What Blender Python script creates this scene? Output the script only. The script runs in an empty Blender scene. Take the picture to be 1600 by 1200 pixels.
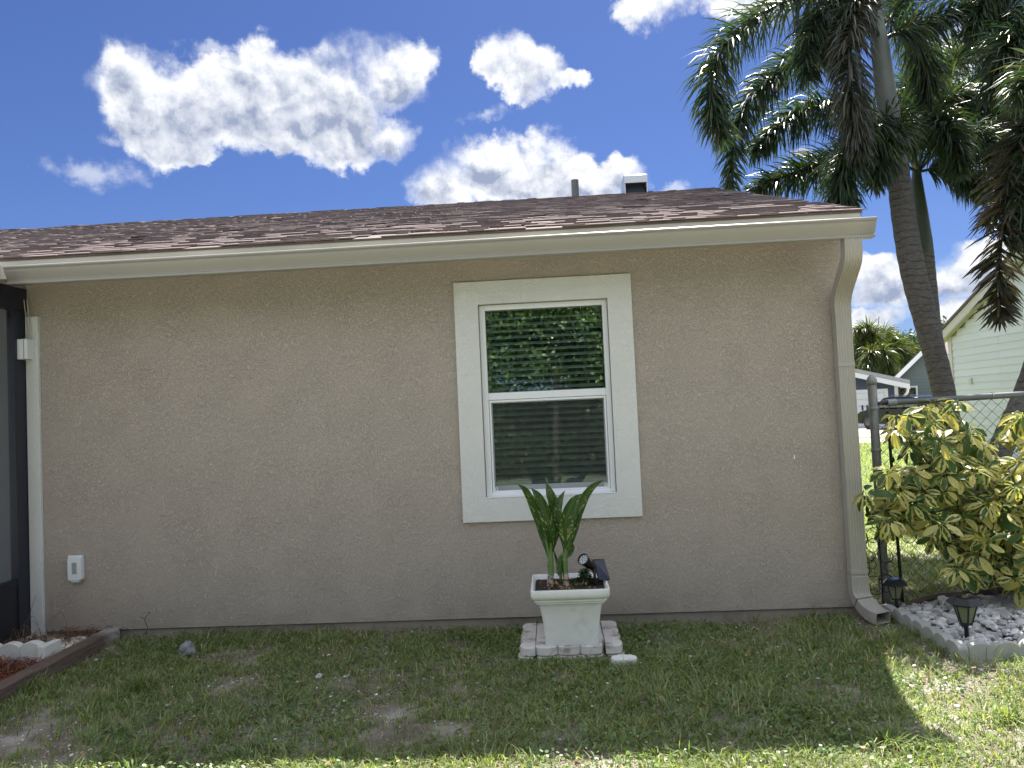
import bpy, math, random
import numpy as np
from mathutils import Vector, Matrix, noise as mnoise
random.seed(7); RNG = np.random.default_rng(7)
S = bpy.context.scene
COL = S.collection
rad = math.radians

# ------------------------------------------------------------------ camera
YAW, PITCH, ROLL, FPX = .0506, .0399, .0447, 1171.0
CAM = np.array([0.0, -5.07, 1.43])
def cam_axes():
    cy, sy, cp, sp, cr, sr = math.cos(YAW), math.sin(YAW), math.cos(PITCH), math.sin(PITCH), math.cos(ROLL), math.sin(ROLL)
    f = np.array([-sy*cp, cy*cp, sp]); r0 = np.array([cy, sy, 0.]); u0 = np.cross(r0, f)
    return cr*r0 - sr*u0, sr*r0 + cr*u0, f
AR, AU, AF = cam_axes()
cd = bpy.data.cameras.new('camera'); co = bpy.data.objects.new('camera', cd); COL.objects.link(co)
M = Matrix.Identity(4)
for i in range(3):
    M[i][0] = AR[i]; M[i][1] = AU[i]; M[i][2] = -AF[i]; M[i][3] = CAM[i]
co.matrix_world = M
cd.sensor_width = 36; cd.lens = 36*FPX/1600; cd.clip_start = .05; cd.clip_end = 2000
S.camera = co
def ray(px, py): return AF*FPX + AR*(px-800) + AU*(600-py)
def at(px, py, Y):
    d = ray(px, py); return Vector(CAM + d*(Y-CAM[1])/d[1])
def atz(px, py, Z):
    d = ray(px, py); return Vector(CAM + d*(Z-CAM[2])/d[2])
def azel(px, py):
    d = ray(px, py); d = d/np.linalg.norm(d)
    return math.degrees(math.atan2(d[0], d[1])), math.degrees(math.asin(d[2]))

# ------------------------------------------------------------------ sun, exposure
SUN_EL, SUN_AZ = 58.2, 17.5          # azimuth from +Y towards +X
sd = bpy.data.lights.new('sun', 'SUN'); so = bpy.data.objects.new('sun', sd); COL.objects.link(so)
sd.energy = 3.6; sd.angle = rad(.53); sd.color = (1.0, .95, .86)
sv = Vector((math.sin(rad(SUN_AZ))*math.cos(rad(SUN_EL)), math.cos(rad(SUN_AZ))*math.cos(rad(SUN_EL)), math.sin(rad(SUN_EL))))
so.rotation_euler = sv.to_track_quat('Z', 'Y').to_euler()
so.location = (6, 12, 20)
S.view_settings.view_transform = 'Standard'
S.view_settings.look = 'None'
S.view_settings.exposure = 2.13
S.view_settings.gamma = 1.0
S.view_settings.use_curve_mapping = False
S.render.engine = 'CYCLES'
S.cycles.use_denoising = True
S.cycles.max_bounces = 8
S.cycles.diffuse_bounces = 4
S.cycles.transparent_max_bounces = 16
S.cycles.sample_clamp_indirect = 6
S.cycles.sample_clamp_direct = 12

# ------------------------------------------------------------------ world: Nishita sky with cumulus clouds placed by direction
W = bpy.data.worlds.new('World'); S.world = W; W.use_nodes = True
nt = W.node_tree
for n in list(nt.nodes): nt.nodes.remove(n)
class NB:
    def __init__(s, nt): s.nt = nt
    def n(s, t, **kw):
        x = s.nt.nodes.new(t)
        for k, v in kw.items(): setattr(x, k, v)
        return x
    def put(s, sock, v):
        if v is None: return
        if isinstance(v, bpy.types.NodeSocket): s.nt.links.new(v, sock)
        else: sock.default_value = v
    def m(s, op, a, b=None, c=None, clamp=False):
        x = s.n('ShaderNodeMath', operation=op); x.use_clamp = clamp
        s.put(x.inputs[0], a); s.put(x.inputs[1], b); s.put(x.inputs[2], c); return x.outputs[0]
    def v(s, op, a, b=None, out=0, scale=None):
        x = s.n('ShaderNodeVectorMath', operation=op)
        s.put(x.inputs[0], a); s.put(x.inputs[1], b)
        if scale is not None: s.put(x.inputs['Scale'], scale)
        return x.outputs[out]
    def ss(s, x, lo, hi, a=0., b=1., smooth=True):
        r = s.n('ShaderNodeMapRange'); r.interpolation_type = 'SMOOTHSTEP' if smooth else 'LINEAR'
        s.put(r.inputs[0], x); s.put(r.inputs[1], lo); s.put(r.inputs[2], hi); s.put(r.inputs[3], a); s.put(r.inputs[4], b)
        return r.outputs[0]
    def mix(s, f, a, b, mode='MIX'):
        r = s.n('ShaderNodeMix', data_type='RGBA', blend_type=mode)
        s.put(r.inputs[0], f); s.put(r.inputs[6], a); s.put(r.inputs[7], b); return r.outputs[2]
    def noise(s, vec, scale, detail=4, rough=.5, out=0, dist=0., dim='3D'):
        x = s.n('ShaderNodeTexNoise', noise_dimensions=dim)
        s.put(x.inputs['Vector'], vec); s.put(x.inputs['Scale'], scale); s.put(x.inputs['Detail'], detail)
        s.put(x.inputs['Roughness'], rough); s.put(x.inputs['Distortion'], dist); return x.outputs[out]
    def vor(s, vec, scale, feature='F1', out=0, rnd=1.):
        x = s.n('ShaderNodeTexVoronoi', feature=feature)
        s.put(x.inputs['Vector'], vec); s.put(x.inputs['Scale'], scale); s.put(x.inputs['Randomness'], rnd); return x.outputs[out]
    def comb(s, x, y, z):
        c = s.n('ShaderNodeCombineXYZ'); s.put(c.inputs[0], x); s.put(c.inputs[1], y); s.put(c.inputs[2], z); return c.outputs[0]
    def sep(s, v):
        c = s.n('ShaderNodeSeparateXYZ'); s.put(c.inputs[0], v); return c.outputs
    def ramp(s, f, stops):
        r = s.n('ShaderNodeValToRGB'); cr = r.color_ramp
        while len(cr.elements) > 1: cr.elements.remove(cr.elements[-1])
        cr.elements[0].position = stops[0][0]; cr.elements[0].color = (*stops[0][1], 1)
        for p, c in stops[1:]:
            e = cr.elements.new(p); e.color = (*c, 1)
        s.put(r.inputs[0], f); return r.outputs[0]
b = NB(nt)
SKY_STRENGTH = 0.12
sky = b.n('ShaderNodeTexSky', sky_type='NISHITA'); sky.sun_disc = False
sky.sun_elevation = rad(SUN_EL); sky.sun_rotation = rad(SUN_AZ)
sky.air_density = 1.0; sky.dust_density = .4; sky.ozone_density = 3.0
tint = b.mix(1.0, sky.outputs[0], (.108, .130, .200, 1), 'MULTIPLY')
tc = b.n('ShaderNodeTexCoord')
d = b.v('NORMALIZE', tc.outputs['Generated'])
dx, dy, dz = b.sep(d)
az = b.m('MULTIPLY', b.m('ARCTAN2', dx, dy), 57.2958)
el = b.m('MULTIPLY', b.m('ARCSINE', dz), 57.2958)
q0 = b.comb(az, el, 0.)
w1 = b.v('SUBTRACT', b.noise(q0, .16, 6, .6, out=1), (.5, .5, .5))
w2 = b.v('SUBTRACT', b.noise(q0, .9, 5, .6, out=1), (.5, .5, .5))
q = b.v('ADD', q0, b.v('ADD', b.v('SCALE', w1, scale=4.2), b.v('SCALE', w2, scale=1.3)))
BLOBS = [(205,125,52,58),(262,170,85,75),(340,155,95,70),(430,150,95,80),(510,150,105,78),(520,205,115,52),(605,120,68,58),(645,88,34,32),(183,92,22,34),(430,215,90,38),(612,210,42,34),(280,225,60,30),
 (790,95,46,44),(832,122,52,38),(884,132,32,16),
 (800,262,112,60),(695,290,60,48),(860,285,92,55),(965,268,50,36),(760,236,62,34),(900,305,90,34),
 (1030,-2,66,36),(1150,-12,66,24),
 (1490,80,42,44),(1375,428,56,28),(1405,462,66,28),(1365,502,72,22),(1485,440,66,40),(1510,502,66,26),(1570,235,55,34),(1540,400,60,30)]
WISPS = [(145,262,62,20),(175,212,24,14),(757,176,32,12),(1250,238,16,8),(1050,290,22,12),(325,72,24,10),(1210,15,60,25)]
def field(blobs, q=q, k=.93):
    cur = None
    for (cx, cy, rx, ry) in blobs:
        a, e = azel(cx, cy); ra = k*rx/19.6/math.cos(rad(e)); re = k*ry/19.6
        l = b.v('LENGTH', b.v('MULTIPLY', b.v('SUBTRACT', q, (a, e, 0)), (1/ra, 1/re, 0)), out=1)
        f = b.m('SUBTRACT', 1., l)
        cur = f if cur is None else b.m('SMOOTH_MAX', cur, f, .12)
    return cur
F = field(BLOBS); FW = field(WISPS)
fb = b.noise(q0, .30, 9, .60)
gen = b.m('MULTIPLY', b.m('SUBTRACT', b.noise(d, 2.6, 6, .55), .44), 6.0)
# generic unseen cumulus outside the camera view, cover raised to lift the shade
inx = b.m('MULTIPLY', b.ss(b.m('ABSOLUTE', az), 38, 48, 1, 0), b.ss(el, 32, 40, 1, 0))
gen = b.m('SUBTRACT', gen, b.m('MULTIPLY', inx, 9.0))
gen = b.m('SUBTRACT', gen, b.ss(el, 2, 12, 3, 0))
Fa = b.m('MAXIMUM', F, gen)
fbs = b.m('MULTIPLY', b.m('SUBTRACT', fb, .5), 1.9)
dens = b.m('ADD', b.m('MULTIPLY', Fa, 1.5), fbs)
lowv = b.noise(q0, .13, 3, .5)
alpha = b.ss(dens, -.08, b.m('ADD', .28, b.m('MULTIPLY', b.ss(lowv, .40, .66), 1.0)))
dw = b.m('ADD', FW, b.m('MULTIPLY', fbs, 1.6))
alw = b.m('MULTIPLY', b.ss(dw, -.1, .9), .5)
alpha2 = b.m('MAXIMUM', alpha, alw)
# self shading: puffs lit from above and behind, thick cores greyer
up = b.v('ADD', q0, (.35, .75, 0))
fb2 = b.noise(up, .30, 9, .60)
rel = b.m('MULTIPLY', b.m('SUBTRACT', fb, fb2), 1.5)
pa = b.noise(q, .40, 4, .45); pb = b.noise(b.v('ADD', q, (.35, .8, 0)), .40, 4, .45)
rel2 = b.m('MULTIPLY', b.m('SUBTRACT', pa, pb), 1.9)
core = b.ss(dens, .25, 1.3)
qa = b.v('ADD', q, (.25, 1.5, 0)); Fup = field(BLOBS, qa, 1.)
fb3 = b.noise(b.v('ADD', q0, (.25, 1.5, 0)), .30, 9, .60)
dup = b.m('ADD', b.m('MULTIPLY', b.m('MAXIMUM', Fup, gen), 1.5), b.m('MULTIPLY', b.m('SUBTRACT', fb3, .5), 1.7))
br = b.m('SUBTRACT', 1.08, b.m('MULTIPLY', b.m('MULTIPLY', b.ss(dup, -.1, 1.15), .52), b.ss(dens, .05, .7)))
br = b.m('ADD', br, b.m('ADD', rel, rel2))
br = b.m('MAXIMUM', b.m('MINIMUM', br, 1.12), .1)
CL = 1.98
ccol = b.mix(b.ss(br, .28, 1.05, smooth=False), (.36*CL, .42*CL, .57*CL, 1), (1.04*CL, 1.06*CL, 1.09*CL, 1))
# clouds outside the camera view get added brightness as fill for the shade
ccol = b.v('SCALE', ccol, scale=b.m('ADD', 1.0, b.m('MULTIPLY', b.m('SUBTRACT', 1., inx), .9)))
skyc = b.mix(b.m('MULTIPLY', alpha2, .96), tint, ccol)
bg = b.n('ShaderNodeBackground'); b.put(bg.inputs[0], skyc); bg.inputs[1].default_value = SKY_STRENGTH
wo = b.n('ShaderNodeOutputWorld'); nt.links.new(bg.outputs[0], wo.inputs[0])
W.cycles.sampling_method = 'MANUAL'; W.cycles.sample_map_resolution = 512

# ------------------------------------------------------------------ materials
MATS = {}
def newmat(name):
    m = bpy.data.materials.new(name); m.use_nodes = True
    t = m.node_tree
    for n in list(t.nodes): t.nodes.remove(n)
    bb = NB(t); o = bb.n('ShaderNodeOutputMaterial'); p = bb.n('ShaderNodeBsdfPrincipled')
    t.links.new(p.outputs[0], o.inputs[0]); MATS[name] = m
    return m, bb, p, o
def c4(c): return (c[0], c[1], c[2], 1)
def simple(name, col, rough=.5, metal=0., var=.12, vscale=6., bump=0., bscale=60., spec=.5, dirt=None, dscale=3., dth=(.5, .75), damt=.6, isl=0.):
    m, bb, p, o = newmat(name)
    tcn = bb.n('ShaderNodeTexCoord').outputs['Object']
    geo = bb.n('ShaderNodeNewGeometry')
    nz = bb.noise(tcn, vscale, 5, .6)
    f = bb.m('ADD', 1-var, bb.m('MULTIPLY', nz, 2*var))
    if isl:
        r = bb.m('FRACT', bb.m('ADD', geo.outputs['Random Per Island'], bb.n('ShaderNodeObjectInfo').outputs['Random']))
        f = bb.m('MULTIPLY', f, bb.m('ADD', 1-isl, bb.m('MULTIPLY', r, 2*isl)))
    cc = bb.v('SCALE', c4(col)[:3], scale=f)
    if dirt:
        dn = bb.ss(bb.noise(tcn, dscale, 7, .65), dth[0], dth[1], 0, damt)
        cc = bb.mix(dn, cc, c4(dirt))
    bb.put(p.inputs['Base Color'], cc)
    p.inputs['Roughness'].default_value = rough; p.inputs['Metallic'].default_value = metal
    p.inputs['Specular IOR Level'].default_value = spec
    if bump:
        bn = bb.n('ShaderNodeBump'); bn.inputs['Strength'].default_value = 1.; bn.inputs['Distance'].default_value = bump
        bb.put(bn.inputs['Height'], bb.noise(tcn, bscale, 6, .6)); bb.put(p.inputs['Normal'], bn.outputs[0])
    return m
def leafmat(name, cols, rough=.35, trans=.35, spec=.5, tcol=None):
    """cols: ramp stops over a random value per leaf"""
    m, bb, p, o = newmat(name)
    geo = bb.n('ShaderNodeNewGeometry')
    r = bb.m('FRACT', bb.m('ADD', geo.outputs['Random Per Island'], bb.n('ShaderNodeObjectInfo').outputs['Random']))
    c = bb.ramp(r, cols)
    nz = bb.noise(geo.outputs['Position'], 2.2, 3, .5)
    c = bb.v('SCALE', c, scale=bb.m('ADD', .72, bb.m('MULTIPLY', nz, .56)))
    bb.put(p.inputs['Base Color'], c); p.inputs['Roughness'].default_value = rough; p.inputs['Specular IOR Level'].default_value = spec
    tr = bb.n('ShaderNodeBsdfTranslucent'); bb.put(tr.inputs[0], bb.mix(1., c, (1.5, 1.7, .6, 1) if tcol is None else tcol, 'MULTIPLY'))
    mx = bb.n('ShaderNodeMixShader'); mx.inputs[0].default_value = trans
    m.node_tree.links.new(p.outputs[0], mx.inputs[1]); m.node_tree.links.new(tr.outputs[0], mx.inputs[2]); m.node_tree.links.new(mx.outputs[0], o.inputs[0])
    return m

# stucco: knockdown texture, raised lumps with smooth troweled patches
def stucco(name, col, dist=.006, sc=1., patch=True):
    m, bb, p, o = newmat(name)
    P = bb.n('ShaderNodeNewGeometry').outputs['Position']
    wv = bb.v('ADD', P, bb.v('SCALE', bb.v('SUBTRACT', bb.noise(P, 14*sc, 3, .5, out=1), (.5, .5, .5)), scale=.06/sc))
    st = bb.v('MULTIPLY', wv, (1., 1., 1.9))
    n1 = bb.noise(st, 42*sc, 5, .62)
    lump = bb.ss(n1, .44, .62)
    fine = bb.noise(P, 160*sc, 3, .6)
    patchn = bb.ss(bb.noise(P, 3.4, 4, .55), .34, .70, .72, 1.)
    h = bb.m('ADD', bb.m('MULTIPLY', bb.m('MULTIPLY', lump, patchn), 1.), bb.m('MULTIPLY', fine, .22))
    bn = bb.n('ShaderNodeBump'); bn.inputs['Strength'].default_value = 1.; bn.inputs['Distance'].default_value = dist
    bb.put(bn.inputs['Height'], h); bb.put(p.inputs['Normal'], bn.outputs[0])
    big = bb.noise(P, .9, 4, .55)
    px, py, pz = bb.sep(P)
    c = bb.v('SCALE', col, scale=bb.m('ADD', .96, bb.m('MULTIPLY', big, .08)))
    # faint soil splash near the ground
    spl = bb.m('MULTIPLY', bb.ss(pz, .02, .42, 1, 0), bb.ss(bb.noise(P, 5., 6, .7), .35, .7))
    c = bb.mix(bb.m('MULTIPLY', spl, .22), c, (.16, .13, .10, 1))
    vs = bb.v('MULTIPLY', P, (9., 9., .7))
    strk = bb.m('MULTIPLY', bb.m('MULTIPLY', bb.ss(bb.noise(vs, 1., 4, .6), .60, .8), bb.ss(pz, 1.9, 2.5)), .16)
    c = bb.mix(strk, c, (.2, .17, .14, 1))
    bb.put(p.inputs['Base Color'], c); p.inputs['Roughness'].default_value = .82; p.inputs['Specular IOR Level'].default_value = .3
    return m
WALLC = (.475, .415, .366)
stucco('stucco_taupe', WALLC, .0034, 1.9)
stucco('stucco_trim', (.70, .71, .70), .0016, 1.4)
simple('foundation', (.29, .25, .21), .9, var=.2, bump=.004, bscale=40, dirt=(.10, .08, .06), dth=(.45, .7))
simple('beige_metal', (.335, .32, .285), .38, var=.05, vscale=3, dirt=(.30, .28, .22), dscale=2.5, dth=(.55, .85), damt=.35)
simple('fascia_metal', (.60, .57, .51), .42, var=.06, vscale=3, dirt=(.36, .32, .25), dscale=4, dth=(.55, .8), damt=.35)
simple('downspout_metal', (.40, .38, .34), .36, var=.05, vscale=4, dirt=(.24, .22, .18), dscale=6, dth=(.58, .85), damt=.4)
simple('soffit', (.45, .43, .37), .6)
simple('white_vinyl', (.82, .84, .88), .35, var=.03)
simple('vinyl_dark_gasket', (.10, .11, .12), .5)  # plain dark vinyl for the pane gasket and clip holes
simple('blind_slat', (.70, .78, .78), .5, var=.04)
simple('blind_cord', (.55, .58, .57), .6)
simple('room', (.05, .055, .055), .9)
simple('bronze', (.012, .014, .028), .35, var=.1)
simple('kick', (.018, .018, .024), .5)
simple('porch_wall', (.20, .215, .235), .7, var=.06, vscale=2)
simple('white_plastic', (.74, .77, .80), .4, var=.04)
simple('grey_plastic', (.32, .34, .34), .4)
simple('cable', (.45, .43, .38), .5)
simple('vent_grey', (.16, .16, .16), .7, var=.2)
simple('vent_metal', (.62, .64, .66), .35, metal=.7, var=.08)
simple('vent_dark', (.05, .06, .09), .5)
simple('planter_stone', (.78, .79, .77), .62, var=.09, vscale=9, bump=.0015, bscale=120, dirt=(.40, .42, .36), dscale=7, dth=(.52, .78), damt=.55)
simple('soil_dark', (.035, .025, .02), .95, var=.4, vscale=40, bump=.01, bscale=80)
simple('black_plastic', (.010, .010, .012), .35)
simple('solar_cell', (.008, .010, .03), .12)
simple('led_lens', (.75, .78, .78), .15)
simple('led_cup', (.30, .31, .31), .3, metal=.6)
simple('lantern_glass', (.17, .19, .11), .25, var=.15, vscale=30)
simple('galvanised', (.30, .32, .33), .5, metal=.5, var=.22, vscale=25, dirt=(.16, .15, .13), dscale=12, dth=(.5, .75))
simple('chain_wire', (.15, .16, .165), .45, metal=.5)
simple('black_iron', (.014, .013, .013), .5)
simple('edging', (.37, .375, .355), .8, var=.14, vscale=12, bump=.002, bscale=90, dirt=(.22, .22, .20), dscale=8, dth=(.52, .8), damt=.6, isl=.05)
simple('edging_white', (.70, .71, .68), .7, var=.08, vscale=12, bump=.0015, bscale=90, dirt=(.38, .37, .33), dscale=9, dth=(.52, .8), damt=.6)
simple('edging_paint', (.66, .63, .60), .75, var=.15, vscale=14, bump=.002, bscale=90, dirt=(.22, .18, .16), dscale=9, dth=(.48, .7), damt=.75)
# timber with long grain
def timber():
    m, bb, p, o = newmat('timber')
    P = bb.n('ShaderNodeTexCoord').outputs['Object']
    g = bb.noise(bb.v('MULTIPLY', P, (38., 2.2, 38.)), 1.6, 6, .65)
    x, y, z = bb.sep(P)
    c = bb.mix(bb.ss(g, .3, .7), (.085, .058, .045, 1), (.17, .125, .10, 1))
    endw = bb.m('MULTIPLY', bb.ss(bb.m('ADD', y, bb.m('MULTIPLY', bb.noise(P, 14, 4, .6), .16)), -.13, .0), .8)
    c = bb.mix(endw, c, (.40, .40, .37, 1))
    bb.put(p.inputs['Base Color'], c); p.inputs['Roughness'].default_value = .85
    bn = bb.n('ShaderNodeBump'); bn.inputs['Distance'].default_value = .004; bb.put(bn.inputs['Height'], g); bb.put(p.inputs['Normal'], bn.outputs[0])
timber()
def shingle_mat():
    m, bb, p, o = newmat('shingle')
    geo = bb.n('ShaderNodeNewGeometry'); P = geo.outputs['Position']
    r = bb.m('FRACT', bb.m('ADD', geo.outputs['Random Per Island'], bb.n('ShaderNodeObjectInfo').outputs['Random']))
    c = bb.ramp(r, [(0, (.17, .138, .138)), (.3, (.20, .160, .157)), (.55, (.21, .17, .166)), (.8, (.18, .15, .152)), (1, (.225, .185, .178))])
    gr = bb.noise(P, 260, 2, .6)
    c = bb.v('SCALE', c, scale=bb.m('ADD', .55, bb.m('MULTIPLY', gr, .9)))
    alg = bb.ss(bb.noise(P, 1.3, 5, .65), .5, .75, 0, .16)
    c = bb.mix(alg, c, (.075, .070, .065, 1))
    bb.put(p.inputs['Base Color'], c); p.inputs['Roughness'].default_value = .95; p.inputs['Specular IOR Level'].default_value = .1
    bn = bb.n('ShaderNodeBump'); bn.inputs['Distance'].default_value = .003; bb.put(bn.inputs['Height'], gr); bb.put(p.inputs['Normal'], bn.outputs[0])
shingle_mat()
def glassy(name, fac, col=(.9, 1., .97), rough=.01, tr=(.75, .85, .82)):
    m, bb, p, o = newmat(name)
    m.node_tree.nodes.remove(p)
    g = bb.n('ShaderNodeBsdfGlossy'); bb.put(g.inputs[0], c4(col)); g.inputs['Roughness'].default_value = rough
    t = bb.n('ShaderNodeBsdfTransparent'); bb.put(t.inputs[0], c4(tr))
    fr = bb.n('ShaderNodeFresnel'); fr.inputs[0].default_value = 1.5
    f = bb.m('ADD', fac, fr.outputs[0], clamp=True)
    mx = bb.n('ShaderNodeMixShader'); bb.put(mx.inputs[0], f)
    m.node_tree.links.new(t.outputs[0], mx.inputs[1]); m.node_tree.links.new(g.outputs[0], mx.inputs[2]); m.node_tree.links.new(mx.outputs[0], o.inputs[0])
    return m
glassy('window_glass', .27, (.78, .98, .88))
glassy('window_glass_lower', .16, (.78, .98, .88))
def screenmat(name, col, dens):
    m, bb, p, o = newmat(name)
    bb.put(p.inputs['Base Color'], c4(col)); p.inputs['Roughness'].default_value = .6
    t = bb.n('ShaderNodeBsdfTransparent'); mx = bb.n('ShaderNodeMixShader'); mx.inputs[0].default_value = dens
    m.node_tree.links.new(t.outputs[0], mx.inputs[1]); m.node_tree.links.new(p.outputs[0], mx.inputs[2]); m.node_tree.links.new(mx.outputs[0], o.inputs[0])
screenmat('insect_screen', (.035, .045, .045), .40)
screenmat('porch_screen', (.03, .035, .04), .40)
# ground soil / sand with grassy cover far from the house
def groundmat():
    m, bb, p, o = newmat('sandy_soil')
    P = bb.n('ShaderNodeNewGeometry').outputs['Position']
    n1 = bb.noise(P, 4, 7, .65); n2 = bb.noise(P, 70, 5, .65)
    c = bb.mix(bb.ss(n1, .42, .70), (.16, .13, .10, 1), (.38, .35, .31, 1))
    c = bb.v('SCALE', c, scale=bb.m('ADD', .55, bb.m('MULTIPLY', n2, .9)))
    sp = bb.vor(P, 90, 'F1')
    c = bb.mix(bb.m('MULTIPLY', bb.ss(sp, .05, .16, 1, 0), bb.ss(bb.noise(P, 9, 3), .5, .62)), c, (.62, .60, .57, 1))
    x, y, z = bb.sep(P)
    far = bb.m('MAXIMUM', bb.ss(y, -3.0, -2.4, 1, 0), bb.ss(y, .6, 1.2))
    gc = bb.mix(bb.noise(P, 3.1, 6, .6), (.19, .20, .13, 1), (.33, .32, .27, 1))
    c = bb.mix(far, c, gc)
    bb.put(p.inputs['Base Color'], c); p.inputs['Roughness'].default_value = .95
    bn = bb.n('ShaderNodeBump'); bn.inputs['Distance'].default_value = .012; bb.put(bn.inputs['Height'], n2); bb.put(p.inputs['Normal'], bn.outputs[0])
groundmat()
def lawnmat():
    m, bb, p, o = newmat('lawn_green')
    P = bb.n('ShaderNodeNewGeometry').outputs['Position']
    c = bb.mix(bb.noise(P, 1.1, 7, .65), (.12, .18, .045, 1), (.22, .27, .08, 1))
    c = bb.v('SCALE', c, scale=bb.m('ADD', .5, bb.noise(P, 40, 4, .7)))
    bb.put(p.inputs['Base Color'], c); p.inputs['Roughness'].default_value = .9
    bn = bb.n('ShaderNodeBump'); bn.inputs['Distance'].default_value = .03; bb.put(bn.inputs['Height'], bb.noise(P, 60, 4, .7)); bb.put(p.inputs['Normal'], bn.outputs[0])
lawnmat()
simple('concrete_drive', (.42, .39, .36), .85, var=.12, vscale=.8, bump=.003, bscale=50, dirt=(.30, .27, .24), dscale=.6)
simple('road_asphalt', (.30, .29, .275), .9, var=.12, vscale=2)
simple('mint_siding', (.62, .65, .655), .5, var=.04, vscale=2, isl=.03)
simple('mint_trim', (.55, .52, .47), .5, var=.04)
simple('roof_brown', (.13, .105, .095), .9, var=.25, vscale=9)
simple('roof_grey', (.12, .10, .105), .9, var=.25, vscale=5)
simple('roof_pale', (.34, .34, .34), .9, var=.2, vscale=5)
simple('blue_siding', (.06, .085, .13), .6, var=.06)
simple('green_siding', (.13, .17, .165), .6, var=.06)
simple('paint_white', (.72, .73, .74), .45, var=.03)
simple('door_white', (.70, .72, .74), .5, var=.03)
simple('door_slot', (.04, .04, .045), .5)
simple('car_paint', (.006, .007, .009), .18, var=.02, spec=.3)
simple('car_glass', (.02, .025, .03), .05, spec=1.)
simple('tyre', (.015, .015, .015), .8)
simple('wheel_rim', (.12, .12, .13), .35, metal=.8)
simple('chrome', (.55, .57, .6), .2, metal=.9)
simple('lamp_glass', (.55, .57, .60), .15)
def palmtrunk(name, c1, c2, ring):
    m, bb, p, o = newmat(name)
    P = bb.n('ShaderNodeNewGeometry').outputs['Position']
    x, y, z = bb.sep(P)
    zz = bb.m('ADD', z, bb.m('MULTIPLY', bb.noise(P, 3.5, 5, .6), .16))
    rg = bb.m('FRACT', bb.m('MULTIPLY', zz, ring))
    ln = bb.ss(bb.m('ABSOLUTE', bb.m('SUBTRACT', rg, .5)), .34, .48)
    st = bb.noise(bb.v('MULTIPLY', P, (22., 22., 55.)), 1., 6, .65)
    c = bb.mix(bb.ss(st, .3, .7), c4(c1), c4(c2))
    c = bb.mix(bb.m('MULTIPLY', ln, bb.ss(bb.noise(P, 7, 4, .6), .3, .7, .1, .6)), c, (c1[0]*.4, c1[1]*.4, c1[2]*.4, 1))
    c = bb.mix(bb.ss(bb.noise(P, 9, 5, .7), .55, .72, 0, .5), c, (c2[0]*1.3, c2[1]*1.35, c2[2]*1.25, 1))
    bb.put(p.inputs['Base Color'], c); p.inputs['Roughness'].default_value = .85
    bn = bb.n('ShaderNodeBump'); bn.inputs['Distance'].default_value = .012
    bb.put(bn.inputs['Height'], bb.m('ADD', bb.m('MULTIPLY', ln, -.5), bb.m('MULTIPLY', st, .5))); bb.put(p.inputs['Normal'], bn.outputs[0])
palmtrunk('palm_trunk', (.085, .08, .078), (.155, .148, .14), 13.)
simple('crownshaft', (.15, .17, .15), .5, var=.2, vscale=5, dirt=(.12, .11, .09), dscale=8, dth=(.55, .75))
simple('branch', (.13, .105, .08), .85, var=.2, vscale=30, bump=.003)
simple('rachis', (.10, .12, .06), .5, var=.2)
PALM = [(0, (.02, .042, .03)), (.45, (.034, .063, .036)), (.8, (.058, .09, .042)), (.93, (.095, .105, .05)), (1, (.14, .11, .065))]
simple('crownshaft_green', (.045, .07, .045), .45, var=.25, vscale=6, dirt=(.12, .11, .07), dscale=5, dth=(.5, .75))
leafmat('palm_leaf', PALM, .38, .26)
leafmat('palm_leaf_grey', [(0, (.035, .05, .04)), (.5, (.06, .07, .055)), (1, (.11, .095, .065))], .38, .22)
leafmat('palm_leaf_brown', [(0, (.022, .030, .020)), (.5, (.04, .04, .025)), (1, (.085, .055, .03))], .38, .2)
leafmat('palm_leaf_far', [(0, (.025, .05, .02)), (.5, (.06, .09, .025)), (.85, (.12, .13, .035)), (1, (.22, .17, .06))], .4, .3)
leafmat('tree_leaf', [(0, (.02, .045, .015)), (.6, (.045, .08, .025)), (1, (.09, .12, .035))], .4, .25)
leafmat('hedge_leaf', [(0, (.04, .075, .03)), (.6, (.09, .14, .055)), (1, (.22, .26, .12))], .35, .3)
leafmat('grass_blade', [(0, (.12, .18, .070)), (.35, (.19, .25, .095)), (.7, (.26, .30, .115)), (.88, (.35, .34, .17)), (1, (.44, .39, .27))], .5, .40)
leafmat('clover', [(0, (.08, .15, .05)), (.6, (.13, .21, .07)), (1, (.2, .25, .09))], .45, .3)
leafmat('straw', [(0, (.22, .17, .12)), (.6, (.36, .31, .23)), (1, (.50, .45, .35))], .7, .15, tcol=(1.1, 1., .8, 1))
leafmat('pine_needle', [(0, (.12, .055, .03)), (.6, (.20, .10, .055)), (1, (.30, .18, .10))], .7, .1, tcol=(1.1, 1., .8, 1))
leafmat('red_mulch', [(0, (.10, .022, .016)), (.6, (.20, .045, .03)), (1, (.30, .10, .06))], .8, .05, tcol=(1.1, 1., .8, 1))
leafmat('petal', [(0, (.6, .6, .66)), (1, (.8, .8, .84))], .6, .3, tcol=(1, 1, 1, 1))
leafmat('dead_leaf', [(0, (.22, .12, .05)), (.6, (.34, .22, .10)), (1, (.45, .34, .18))], .6, .15, tcol=(1.1, 1., .8, 1))
leafmat('herb', [(0, (.02, .05, .02)), (.6, (.04, .085, .03)), (1, (.08, .12, .05))], .45, .25)
simple('stone_white', (.66, .65, .64), .75, var=.3, vscale=22, bump=.004, bscale=70, isl=.42, dirt=(.22, .17, .13), dscale=14, dth=(.5, .75), damt=.5)
simple('stone_tan', (.62, .55, .47), .75, var=.25, vscale=25, bump=.002, bscale=90, isl=.4)
simple('rock_grey', (.28, .29, .31), .8, var=.3, vscale=20, bump=.004, bscale=50)
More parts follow.
